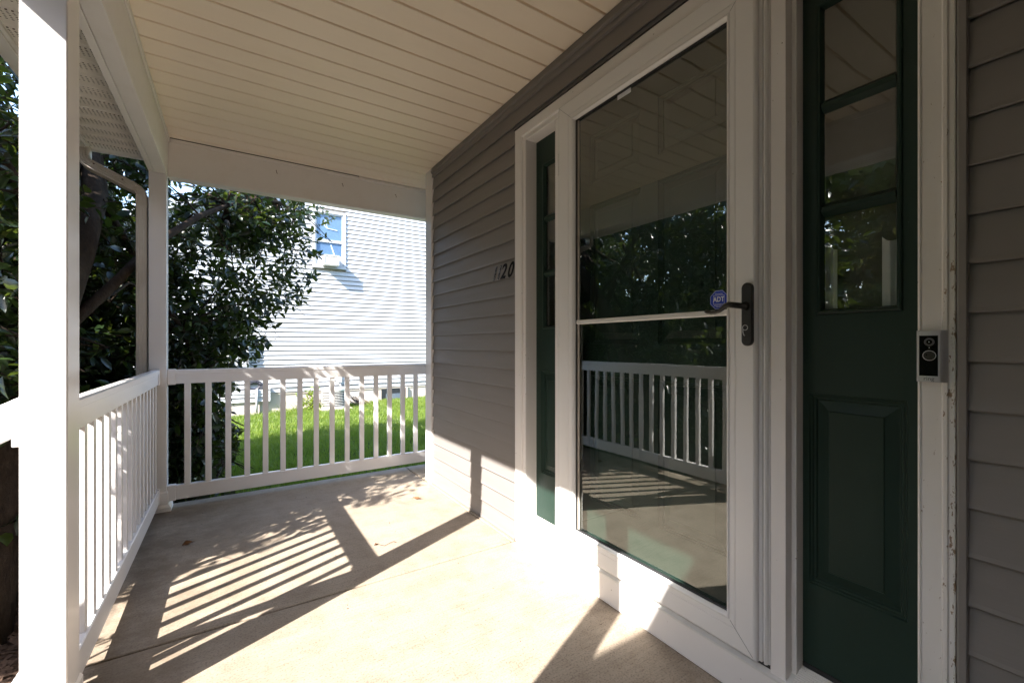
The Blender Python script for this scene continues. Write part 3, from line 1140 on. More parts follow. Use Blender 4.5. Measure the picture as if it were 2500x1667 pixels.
def rail_prof(c, h, z0, z1):
    """cross-section of a vinyl rail centred on c, half width h"""
    m = z1 - 0.030
    return [(c - h + 0.002, z0), (c + h - 0.002, z0), (c + h - 0.002, m), (c + h + 0.001, m + 0.002), (c + h + 0.001, z1 - 0.006), (c + h - 0.005, z1), (c - h + 0.005, z1), (c - h - 0.001, z1 - 0.006), (c - h - 0.001, m + 0.002), (c - h + 0.002, m)]


def low_prof(c, h, z0, z1):
    return [(c - h, z0), (c + h, z0), (c + h, z1 - 0.004), (c + h - 0.004, z1), (c - h + 0.004, z1), (c - h, z1 - 0.004)]


fr = empty('side_railing', 'white vinyl railing along the left side of the porch between the two posts', 'railing', (-1.718, 2.6, 0.05), 'porch railings')
cx = (RX0 + RX1) / 2
part('top_rail', MB().extrude_y(rail_prof(cx, 0.020, 0.813, 0.905), 1.7225, 3.5515), 'vinyl', fr)
part('bottom_rail', MB().extrude_y(low_prof(cx, 0.020, 0.056, 0.146), 1.7225, 3.5515), 'vinyl', fr)
yb = 1.814
while yb < 3.50:
    yq = yb + random.uniform(-0.0012, 0.0012)
    part('baluster', B(cx - 0.0125, cx + 0.0125, yq - 0.0155, yq + 0.0155, 0.1462, 0.8128), 'vinyl', fr, bevel=0.002)
    yb += 0.1105
for yy in (1.7226, 3.5194):
    for z0, z1 in ((0.806, 0.909), (0.050, 0.152)):
        part('rail_bracket', B(cx - 0.0235, cx + 0.0235, yy, yy + 0.032, z0, z1), 'vinyl', fr, bevel=0.004)

er = empty('end_railing', 'white vinyl railing across the far end of the porch in front of the lawn', 'railing', (-0.8, 3.6, 0.05), 'porch railings')
part('top_rail', MB().extrude_x(rail_prof(3.60, 0.020, 0.813, 0.905), -1.6615, 0.60), 'vinyl', er)
part('bottom_rail', MB().extrude_x(low_prof(3.60, 0.020, 0.056, 0.146), -1.6615, 0.60), 'vinyl', er)
xb = -1.556
while xb < 0.58:
    xq = xb + random.uniform(-0.0012, 0.0012)
    part('baluster', B(xq - 0.0175, xq + 0.0175, 3.5875, 3.6125, 0.1462, 0.8128), 'vinyl', er, bevel=0.002)
    xb += 0.1127
for z0, z1 in ((0.806, 0.909), (0.050, 0.152)):
    part('rail_bracket', B(-1.6613, -1.618, 3.576, 3.624, z0, z1), 'vinyl', er, bevel=0.004)
post(0.60, 0.69, 3.555, 3.645, 2.164, 'white half hidden porch post at the house end of the far railing')

# stair rails descending toward the yard (-x)


def stair_rail(yc, xs, label):
    r = empty('stair_railing', label, 'railing', (xs - 0.4, yc, -0.2), 'stair railings')
    m = 0.56
    L = 1.35
    def sl(z0, z1, hw, name):
        mb = MB()
        a = [(xs, z0), (xs, z1), (xs - L, z1 - m * L), (xs - L, z0 - m * L)]
        mb.extrude_y(a, yc - hw, yc + hw)
        return part(name, mb, 'vinyl', r, bevel=0.005)
    sl(0.835, 0.935, 0.021, 'top_rail')
    sl(0.075, 0.165, 0.020, 'bottom_rail')
    part('rail_bracket', MB().box(xs - 0.022, xs - 0.0005, yc - 0.024, yc + 0.024, 0.80, 0.898), 'vinyl', r, bevel=0.004)
    x = xs - 0.262
    part('baluster', B(xs - 0.134, xs - 0.103, yc - 0.0125, yc + 0.0125, 0.09, 0.79), 'vinyl', r, bevel=0.002)
    while x > xs - L:
        dz = -m * (xs - x)
        part('baluster', B(x - 0.0155, x + 0.0155, yc - 0.0125, yc + 0.0125, 0.14 + dz, 0.85 + dz), 'vinyl', r, bevel=0.002)
        x -= 0.111
    part('newel_post', B(xs - L - 0.09, xs - L, yc - 0.045, yc + 0.045, -0.3, 0.30), 'vinyl', r, bevel=0.004)
    return r


stair_rail(1.667, -1.7685, 'white stair handrail sloping down from the near post at the left edge')
stair_rail(0.485, -1.7555, 'white stair handrail on the camera side of the steps')

# ------------------------------------------------------------------ downspout
ds = empty('downspout', 'ribbed taupe downspout with curved elbows running down beside the corner post', 'downspout', (-1.79, 3.60, -0.2))


def rect_sweep(pts, wa, wb, ridges=None, yc=3.60):
    """sweep of a rectangular section through xz-plane points; wa half width in plane, wb half width in y"""
    mb = MB()
    n = len(pts)
    prof = []
    # corrugated faces: little flutes on each side
    for s_, cnt in ((0, 4), (1, 4), (2, 4), (3, 4)):
        for i in range(cnt * 2):
            t = -1 + 2 * (i + 0.5) / (cnt * 2)
            d = 1.0 if i % 2 == 0 else 0.93
            prof.append({0: (t * 0.92, -d), 1: (d, t * 0.92), 2: (-t * 0.92, d), 3: (-d, -t * 0.92)}[s_])
    m = len(prof)
    for i, (x, z) in enumerate(pts):
        a, b = pts[max(i - 1, 0)], pts[min(i + 1, n - 1)]
        tx, tz = b[0] - a[0], b[1] - a[1]
        L = math.hypot(tx, tz)
        nx, nz = tz / L, -tx / L
        k = ridges[i] if ridges else 1.0
        for u, w in prof:
            mb.v.append((x + nx * u * wa * k, yc + w * wb * k, z + nz * u * wa * k))
    for i in range(n - 1):
        for q in range(m):
            j = (q + 1) % m
            mb.f.append((i * m + q, i * m + j, (i + 1) * m + j, (i + 1) * m + q))
    return mb


def arc(c, r, a0, a1, n):
    return [(c[0] + r * math.cos(R(a0 + (a1 - a0) * i / n)), c[1] + r * math.sin(R(a0 + (a1 - a0) * i / n))) for i in range(n + 1)]


WA, WB = 0.0275, 0.038
# straight drop
part('spout_pipe', rect_sweep([(-1.790, -0.12), (-1.790, 1.99)], WA, WB), 'spout', ds)
# lower elbow: from vertical, bending toward -x
e1 = [(-1.790, 1.945), (-1.790, 2.0)] + arc((-1.850, 2.0), 0.060, 6, 64, 18)
last = e1[-1]
dirx, dirz = -math.sin(R(64)), math.cos(R(64))
e1 += [(last[0] + dirx * 0.03, last[1] + dirz * 0.03), (last[0] + dirx * 0.075, last[1] + dirz * 0.075)]
rid = [1.06] + [1.06 if (i % 2 or i < 1 or i > 18) else 0.97 for i in range(len(e1) - 1)]
part('spout_elbow', rect_sweep(e1, WA, WB, rid), 'spout', ds)
s0 = e1[-2]
s1 = (s0[0] + dirx * 0.195, s0[1] + dirz * 0.195)
part('spout_offset', rect_sweep([s0, s1], WA, WB), 'spout', ds)
s2 = (s1[0] - dirx * 0.06, s1[1] - dirz * 0.06)
e2 = [s2, s1]
# bend back to vertical
cc = (s1[0] + 0.055 * math.cos(R(64)), s1[1] + 0.055 * math.sin(R(64)))
e2 += arc(cc, 0.055, 64 + 180, 180, 18)[1:]
e2 += [(e2[-1][0], e2[-1][1] + 0.12)]
rid = [1.05, 1.05] + [1.05 if i % 2 else 0.97 for i in range(len(e2) - 3)] + [1.03]
part('spout_elbow', rect_sweep(e2, WA, WB, rid), 'spout', ds)
for px, pz in ((s0[0] + dirx * 0.03, s0[1] + dirz * 0.03 - 0.004), (s1[0] - dirx * 0.02, s1[1] - dirz * 0.02)):
    part('screw', MB().disc((px, 3.563, pz + 0.012), (0, -1, 0), 0.0045, 0.003, 10), 'rust', ds)
part('strap', B(-1.817, -1.763, 3.562, 3.638, 1.935, 1.947), 'spout', ds)

# corrugated drain pipe lying outside the slab edge
pts, rad = [], []
for i in range(90):
    y = 1.2 + i * 0.012
    pts.append((-1.915 - 0.02 * math.sin(y * 2), y, -0.115))
    rad.append(0.056 if i % 2 else 0.048)
dp = put('drain_pipe', MB().tube(pts, rad, 16), 'pipegrey')
tag(dp, 'grey corrugated drain pipe lying outside the slab at the foot of the near post', 'pipe')

# ------------------------------------------------------------------ small litter on the floor


def curled_leaf(name, loc, L, W, rot, label, curl=0.5, group=None):
    mb = MB()
    n, m = 9, 5
    for i in range(n):
        t = i / (n - 1)
        w = W * math.sin(math.pi * min(max(t, 0.03), 0.97)) ** 0.8
        for j in range(m):
            s = (j / (m - 1) - 0.5) * 2
            x = (t - 0.5) * L
            y = s * w * math.cos(curl * 1.2 * abs(s))
            z = 0.002 + abs(s) ** 1.5 * w * curl + 0.15 * L * (t - 0.5) ** 2 * 3 * curl + 0.002 * math.sin(9 * t + 4 * s)
            mb.v.append((x, y, z))
    for i in range(n - 1):
        for j in range(m - 1):
            mb.f.append((i * m + j, i * m + j + 1, (i + 1) * m + j + 1, (i + 1) * m + j))
    mb.tube([(L * 0.45, 0, 0.004), (L * 0.75, 0.006, 0.006)], 0.0012, 5)
    o = put(name, mb, 'deadleaf', smooth=True, fix=False)
    o.location = loc
    o.rotation_euler = (0, 0, rot)
    tag(o, label, 'leaf', group)
    return o


curled_leaf('fallen_leaf', (-1.51, 2.885, 0.001), 0.050, 0.020, 0.5, 'curled brown dry leaf on the shaded concrete near the side railing', 1.0, 'dry leaves on the porch floor')
curled_leaf('fallen_leaf', (-0.235, 2.875, 0.001), 0.060, 0.012, 2.4, 'thin dry leaf on the sunlit concrete near the siding corner', 1.3, 'dry leaves on the porch floor')
curled_leaf('fallen_leaf', (-0.665, 2.335, 0.001), 0.022, 0.009, 0.2, 'tiny dry leaf scrap on the sunlit concrete in front of the wide post shadow', 0.8, 'dry leaves on the porch floor')
tw = put('dry_stem', MB().tube([(-0.65, 2.325, 0.004), (-0.63, 2.300, 0.003), (-0.60, 2.31, 0.006), (-0.575, 2.322, 0.004), (-0.565, 2.305, 0.003)], 0.0013, 5), 'mulch', smooth=True)
tag(tw, 'curly dry stem lying on the sunlit concrete in the middle of the porch', 'stem')
mb = MB()
for i in range(60):
    x, y = random.uniform(-1.5, -0.1), random.uniform(0.9, 3.5)
    s = random.uniform(0.0012, 0.003)
    mb.box(x, x + s * 1.6, y, y + s, 0.0005, s)
gr = put('grit', mb, 'mulch')
gr['kind'] = 'stuff'
tag(gr, 'scattered tiny bits of grit on the porch concrete', 'grit')

# ------------------------------------------------------------------ garage wing that shades the near part of the porch
gw = empty('garage_wing', 'projecting wing of the greige house behind the camera', 'house wing', (-5.0, -2.5, 0))
part('wall', B(-8.0, -0.03, -6.2, -0.66, -0.4, 2.66), 'siding', gw)
part('sky_block_wall', B(-1.78, -0.03, -0.42, -0.22, -0.1, 2.419), 'siding', gw)  # unseen wall added behind the camera to block sky light from the porch
part('roof', MB().extrude_x([(-0.26, 2.66), (-0.26, 2.70), (-3.4, 4.15), (-6.5, 2.70), (-6.5, 2.66)], -8.3, -2.15), 'shingle', gw)
part('gutter', B(-8.2, -2.2, -0.36, -0.27, 2.58, 2.658), 'soffit_trim', gw)
part('garage_door', B(-8.02, -8.0, -5.2, -1.8, -0.3, 1.9), 'vinyl', gw)

# ------------------------------------------------------------------ neighbour's house
NY = 10.9
nh = empty('neighbour_house', 'white clapboard gabled house across the lawn beyond the far railing', 'house', (1.0, NY + 1, -0.3))
NP = 0.1035
RK = lambda x: 4.1 + 0.44 * (x + 1.53) if x < 3.2 else 4.1 + 0.44 * (3.2 + 1.53) - 0.44 * (x - 3.2)
NL, NR = -4.9, 9.0


def nboard(x0, x1, z0, yoff=0.0, h=NP):
    y = NY - yoff
    return MB().extrude_x([(y, z0 + 0.017), (y - 0.018, z0 + 0.017), (y - 0.0185, z0 + 0.023), (y - 0.009, z0 + h * 0.55), (y - 0.004, z0 + h), (y, z0 + h)], x0, x1)


part('wall_core', MB().quad((NL, NY + 0.03, -0.4), (NR, NY + 0.03, -0.4), (NR, NY + 0.03, RK(NR)), (3.2, NY + 0.03, RK(3.2)), (NL, NY + 0.03, RK(NL))), 'foundation', nh)
wx0, wx1, wz0, wz1 = 0.255, 0.985, 2.875, 4.20
z = 0.0
k = 0
while z < 6.0:
    # board ends follow the gable
    xl = max(NL, (z + NP - 4.1) / 0.44 - 1.53)
    xr = min(NR, 3.2 + (RK(3.2) - (z + NP)) / 0.44)
    if xl > xr - 0.2:
        break
    cuts = [xl]
    off = (k * 1.37) % 3.6
    x = NL + 0.6 + off
    while x < xr:
        if x > xl + 0.3 and x < xr - 0.3:
            cuts.append(x)
        x += 3.66
    cuts.append(xr)
    for a, b in zip(cuts, cuts[1:]):
        segs = [(a, b)]
        if z + NP > wz0 and z < wz1:
            segs = []
            if a < wx0:
                segs.append((a, min(b, wx0)))
            if b > wx1:
                segs.append((max(a, wx1), b))
        for s0_, s1_ in segs:
            if s1_ - s0_ < 0.02:
                continue
            part('siding_board', nboard(s0_ + 0.0015, s1_ + 0.0005, z + random.uniform(-0.0006, 0.0006)), 'nsiding', nh)
    z += NP
    k += 1
# two extra courses low on the left, standing proud
for i in (1, 2):
    part('siding_board', nboard(NL, -0.60, -0.035 - NP * (i - 0.65), 0.06), 'nsiding', nh)
part('siding_board', nboard(NL, -0.60, 0.0, 0.06), 'nsiding', nh)
part('corner_trim', B(-0.66, -0.595, NY - 0.075, NY - 0.012, -0.135, 0.12), 'nsiding', nh)
part('foundation', B(NL, NR, NY + 0.012, NY + 0.2, -1.2, -0.005), 'foundation', nh)
part('foundation', B(NL, -0.80, NY - 0.045, NY + 0.0115, -1.2, -0.15), 'foundation', nh)
part('sill_strip', B(NL, NR, NY - 0.004, NY + 0.0118, -0.03, -0.004), 'foundation', nh)  # thin strip in the foundation colour below the lowest course
# gable rake with fascia
for sgn in (0, 1):
    if sgn == 0:
        xa, xb_ = NL - 0.2, 3.2
    else:
        xa, xb_ = 3.2, NR + 0.2
    za, zb_ = RK(xa), RK(xb_)
    mb = MB()
    for y0, y1, d0, d1 in ((NY - 0.18, NY - 0.16, -0.02, 0.13),):
        mb.v += [(xa, y0, za + d0), (xb_, y0, zb_ + d0), (xb_, y0, zb_ + d1), (xa, y0, za + d1), (xa, y1, za + d0), (xb_, y1, zb_ + d0), (xb_, y1, zb_ + d1), (xa, y1, za + d1)]
        mb.f += [(0, 1, 2, 3), (4, 5, 6, 7), (0, 1, 5, 4), (1, 2, 6, 5), (2, 3, 7, 6), (3, 0, 4, 7)]
    part('rake_board', mb, 'nsiding', nh)
    mb = MB()
    mb.v = [(xa, NY - 0.158, za - 0.004), (xb_, NY - 0.158, zb_ - 0.004), (xb_, NY + 8, zb_ - 0.004), (xa, NY + 8, za - 0.004),
            (xa, NY - 0.158, za + 0.10), (xb_, NY - 0.158, zb_ + 0.10), (xb_, NY + 8, zb_ + 0.10), (xa, NY + 8, za + 0.10)]
    mb.f = [(0, 1, 2, 3), (4, 5, 6, 7), (0, 1, 5, 4), (1, 2, 6, 5), (2, 3, 7, 6), (3, 0, 4, 7)]
    part('roof', mb, 'shingle', nh)
part('side_wall', B(NL, NL + 0.1, NY + 0.02, NY + 7.9, -0.5, RK(NL) - 0.01), 'nsiding', nh)

# window
win = part('window', MB().box(0, 0, 0, 0, 0, 0), 'alu', nh)
bpy.data.objects.remove(win)


def frame_xz(x0, x1, z0, z1, w, y0, y1):
    mb = MB()
    mb.box(x0, x0 + w, y0, y1, z0, z1)
    mb.box(x1 - w, x1, y0, y1, z0, z1)
    mb.box(x0 + w, x1 - w, y0, y1, z0, z0 + w)
    mb.box(x0 + w, x1 - w, y0, y1, z1 - w, z1)
    return mb


win = part('window', frame_xz(wx0, wx1, wz0, wz1, 0.055, NY - 0.035, NY + 0.05), 'nsiding', nh)
o = sub('sash', frame_xz(wx0 + 0.056, wx1 - 0.056, 3.50, wz1 - 0.056, 0.030, NY - 0.016, NY + 0.01), 'nsiding', win)
o = sub('sash', frame_xz(wx0 + 0.056, wx1 - 0.056, 3.135, 3.498, 0.030, NY - 0.010, NY + 0.02), 'nsiding', win)
sub('pane', MB().quad((wx0 + 0.08, NY + 0.0, 3.52), (wx1 - 0.08, NY + 0.0, 3.52), (wx1 - 0.08, NY + 0.004, wz1 - 0.08), (wx0 + 0.08, NY + 0.004, wz1 - 0.08)), 'nglass', win, fix=False)
sub('pane', MB().quad((wx0 + 0.08, NY + 0.008, 3.15), (wx1 - 0.08, NY + 0.008, 3.15), (wx1 - 0.08, NY + 0.006, 3.48), (wx0 + 0.08, NY + 0.006, 3.48)), 'nglass', win, fix=False)
blind = NT('window_blind')
blind = blind.done(blind.bsdf((0.12, 0.19, 0.28), 0.8))
MATS['blind'] = blind
sub('blind', B(wx0 + 0.06, wx1 - 0.06, NY + 0.018, NY + 0.023, 3.14, wz1 - 0.06), 'blind', win)
sub('filler_panel', B(wx0 + 0.056, wx1 - 0.056, NY - 0.005, NY + 0.02, wz0 + 0.056, 3.134), 'nsiding', win)
sub('sill', B(wx0 - 0.02, wx1 + 0.02, NY - 0.06, NY - 0.0145, wz0 - 0.022, wz0 - 0.001), 'nsiding', win)
# bent strips hanging in the window
sub('hanging_strip', MB().tube([(0.50, NY + 0.008, 4.0), (0.52, NY + 0.008, 3.85), (0.56, NY + 0.008, 3.80), (0.80, NY + 0.008, 3.77)], 0.008, 6), 'curtain', win)
sub('hanging_strip', MB().tube([(0.54, NY + 0.02, 4.0), (0.58, NY + 0.02, 3.80)], 0.008, 6), 'curtain', win)
sub('hanging_strip', MB().tube([(0.66, NY + 0.02, 3.42), (0.74, NY + 0.02, 3.18)], 0.014, 6), 'curtain', win)

ac = empty('window_air_conditioner', 'white window air conditioner sticking out of the neighbour house window', 'air conditioner', (0.62, NY - 0.2, 2.9))
part('case', frame_xz(0.455, 0.785, 2.90, 3.128, 0.028, NY - 0.29, NY - 0.006), 'condwhite', ac, bevel=0.006)
part('grille', B(0.483, 0.757, NY - 0.275, NY - 0.27, 2.928, 3.10), 'foundation', ac)
mb = MB()
for i in range(16):
    xx = 0.488 + i * 0.0175
    mb.box(xx, xx + 0.005, NY - 0.282, NY - 0.2755, 2.93, 3.098)
part('fins', mb, 'condwhite', ac)

# crawl space hatch in the foundation
hb = part('crawl_opening', B(1.845, 2.470, NY + 0.004, NY + 0.011, -0.62, -0.004), 'voidblack', nh)
part('hatch_panel', B(1.95, 2.37, NY - 0.03, NY - 0.01, -0.62, -0.165), 'hatch', nh)
part('opening_jamb', B(2.472, 2.50, NY - 0.05, NY + 0.011, -0.62, -0.006), 'foundation', nh)

# disconnect box above the condenser
bx = empty('disconnect_box', 'small white electrical disconnect box on the neighbour siding above the condenser', 'electrical box', (0.84, NY - 0.06, 0.15))
part('box', MB().box(0.79, 0.885, NY - 0.09, NY - 0.0136, 0.185, 0.37), 'condwhite', bx, bevel=0.006)
part('conduit', MB().tube([(0.85, NY - 0.05, 0.185), (0.86, NY - 0.07, 0.08), (0.84, NY - 0.2, 0.0)], 0.012, 8), 'condwhite', bx, smooth=True)
# electrical panel, meter and cable coil on the left
pb = empty('utility_panel', 'tall plain white utility panel mounted on the neighbour siding behind the tree', 'electrical box', (-1.10, NY - 0.1, 0.5))
part('box', B(-1.255, -0.985, NY - 0.13, NY - 0.0136, 0.585, 1.22), 'nsiding', pb, bevel=0.006)
part('lid', B(-1.24, -1.0, NY - 0.138, NY - 0.1305, 0.60, 1.205), 'nsiding', pb, bevel=0.002)
part('conduit', MB().tube([(-1.06, NY - 0.06, 0.585), (-1.06, NY - 0.06, 0.40), (-1.0, NY - 0.05, 0.25)], 0.018, 8), 'condwhite', pb, smooth=True)
em = empty('electric_meter', 'round glass electric meter on a grey box left of the utility panel', 'electric meter', (-1.40, NY - 0.1, 0.6))
part('box', B(-1.50, -1.31, NY - 0.09, NY - 0.0136, 0.45, 0.95), 'condwhite', em, bevel=0.008)
part('meter_glass', MB().disc((-1.405, NY - 0.09, 0.73), (0, -1, 0), 0.085, 0.09, 24, 0.075), 'meterglass', em)
part('conduit', MB().tube([(-1.40, NY - 0.05, 0.45), (-1.40, NY - 0.05, -0.3)], 0.022, 8), 'condwhite', em, smooth=True)
mb = MB()
for i in range(7):
    r0 = 0.075 + 0.011 * i
    ph = random.uniform(0, 6)
    mb.tube([(-0.90 + r0 * 1.15 * math.cos(a), NY - 0.035 - 0.012 * (i % 3), 0.185 + r0 * 0.8 * math.sin(a) + 0.006 * math.sin(3 * a + ph)) for a in [math.pi * 2 * k / 22 for k in range(23)]], 0.0065, 5)
mb.tube([(-0.80, NY - 0.03, 0.17), (-0.6, NY - 0.09, 0.08), (-0.3, NY - 0.03, 0.125), (0.1, NY - 0.02, 0.118), (0.7, NY - 0.02, 0.115), (1.5, NY - 0.02, 0.118), (2.7, NY - 0.02, 0.11), (3.3, NY - 0.02, 0.13)], 0.005, 5)
cc_ = put('cable_coil', mb, 'cable', smooth=True)
tag(cc_, 'dark coil of cable hung low on the neighbour siding', 'cable coil')
dpv = put('drain_outlet', MB().tube([(-0.85, NY - 0.09, 0.12), (-0.852, NY - 0.095, -0.1), (-0.86, NY - 0.1, -0.38)], 0.021, 10), 'nsiding', smooth=True)
tag(dpv, 'thin white vertical pipe below the cable coil on the neighbour house', 'pipe')

# condenser
ch_y = 10.42
cd = empty('air_condenser', 'round white caged air conditioning condenser standing on the grass against the neighbour foundation', 'air conditioner', (0.64, ch_y, -0.43))
cxc, cr = 0.645, 0.275
zb0 = ground_h(0.64, ch_y) + 0.02
part('pad', B(cxc - 0.33, cxc + 0.33, ch_y - 0.33, ch_y + 0.33, zb0 - 0.1, zb0 + 0.03), 'foundation', cd, bevel=0.01)
part('coil', MB().disc((cxc, ch_y, zb0 + 0.03), (0, 0, 1), cr - 0.02, 0.38, 28), 'condgrey', cd)
part('top_cap', MB().disc((cxc, ch_y, zb0 + 0.41), (0, 0, 1), cr + 0.008, 0.055, 28), 'condwhite', cd, bevel=0.008)
part('base_ring', MB().disc((cxc, ch_y, zb0 + 0.0305), (0, 0, 1), cr + 0.004, 0.03, 28), 'condwhite', cd)
w1 = part('cage_wire', MB().tube([(cr, 0, zb0 + 0.05), (cr, 0, zb0 + 0.415)], 0.0055, 5), 'condwhite', cd)
w1.matrix_parent_inverse = Matrix.Translation(cd.location).inverted()
w1.location = (cxc, ch_y, 0)
for i in range(1, 26):
    w = w1.copy()
    w.name = 'cage_wire'
    C.objects.link(w)
    w.parent = cd
    w.rotation_euler = (0, 0, 2 * math.pi * i / 26)
for i in range(10):
    zz = zb0 + 0.07 + i * 0.036
    part('cage_ring', MB().tube([(cxc + cr * math.cos(a), ch_y + cr * math.sin(a), zz) for a in [2 * math.pi * k / 28 for k in range(29)]], 0.0048, 5), 'condwhite', cd)

# broken sticks leaning right of the condenser
tp = empty('stick_pile', 'small pile of dead brown sticks right of the condenser', 'sticks', (1.2, 10.5, -0.4))
for i in range(14):
    x = 1.05 + i * 0.022 + random.uniform(-0.02, 0.02)
    g = ground_h(x, 10.5)
    part('stick', MB().tube([(x + 0.16, 10.45 + random.uniform(-.05, .05), g), (x - 0.04 + random.uniform(-.03, .03), 10.6, g + random.uniform(0.12, 0.26))], random.uniform(0.006, 0.011), 5), 'mulch', tp)

# ------------------------------------------------------------------ foliage machinery
LEAF_V = np.array([(0, 0, 0), (0.28, 0.20, 0.05), (0.30, 0, -0.01), (0.28, -0.20, 0.05), (0.65, 0.19, 0.02), (0.66, 0, -0.04), (0.65, -0.19, 0.02), (1.0, 0, -0.12)], dtype=np.float64)
LEAF_F = [(0, 2, 1), (0, 3, 2), (1, 2, 5), (1, 5, 4), (2, 3, 6), (2, 6, 5), (4, 5, 7), (5, 6, 7)]


def leaf_frames(pos, dirs, size, roll):
    """rotation matrices with x along dirs, roughly upward blade normal"""
    n = len(pos)
    x = dirs / np.linalg.norm(dirs, axis=1, keepdims=True)
    up = np.tile([0, 0, 1.0], (n, 1)) + rng.normal(0, 0.45, (n, 3))
    y = np.cross(up, x)
    y /= np.linalg.norm(y, axis=1, keepdims=True)
    z = np.cross(x, y)
    c, s = np.cos(roll)[:, None], np.sin(roll)[:, None]
    y2 = y * c + z * s
    z2 = np.cross(x, y2)
    return np.stack([x, y2, z2], axis=2) * size[:, None, None]


def np_mesh(name, verts, tris, rnd, mat):
    me = bpy.data.meshes.new(name)
    nv, nt = len(verts), len(tris)
    me.vertices.add(nv)
    me.vertices.foreach_set('co', verts.astype(np.float32).ravel())
    me.loops.add(nt * 3)
    me.loops.foreach_set('vertex_index', tris.astype(np.int32).ravel())
    me.polygons.add(nt)
    me.polygons.foreach_set('loop_start', np.arange(0, nt * 3, 3, dtype=np.int32))
    me.polygons.foreach_set('loop_total', np.full(nt, 3, dtype=np.int32))
    if rnd is not None:
        a = me.attributes.new('rnd', 'FLOAT', 'FACE')
        a.data.foreach_set('value', rnd.astype(np.float32))
    me.materials.append(M(mat))
    me.update()
    me.validate()
    return me


def leaves_mesh(name, pos, mats, rnd, mat, width=1.0):
    LV = LEAF_V * np.array([1, width, 1])
    n = len(pos)
    V = np.einsum('nij,kj->nki', mats, LV) + pos[:, None, :]
    F = np.array(LEAF_F)[None] + (np.arange(n) * len(LV))[:, None, None]
    return np_mesh(name, V.reshape(-1, 3), F.reshape(-1, 3), np.repeat(rnd, len(LEAF_F)), mat)


CAMP = np.array([-1.312, 0, 1.066])
th = math.radians(YAW)


def project(P):
    X = P - CAMP
    xc = X[:, 0] * math.cos(th) - X[:, 1] * math.sin(th)
    zc = X[:, 0] * math.sin(th) + X[:, 1] * math.cos(th)
    zc = np.where(zc < 0.1, 1e9, zc)
    return 1250 + 1060 * xc / zc, 842 - 1060 * X[:, 2] / zc, zc


def curve_pts(a, b, bow, n=7, jit=0.03):
    a, b = Vector(a), Vector(b)
    out = []
    off = Vector(bow)
    for i in range(n):
        t = i / (n - 1)
        p = a.lerp(b, t) + off * (4 * t * (1 - t))
        if 0 < i < n - 1:
            p += Vector((random.uniform(-jit, jit), random.uniform(-jit, jit), random.uniform(-jit, jit)))
        out.append(p)
    return out


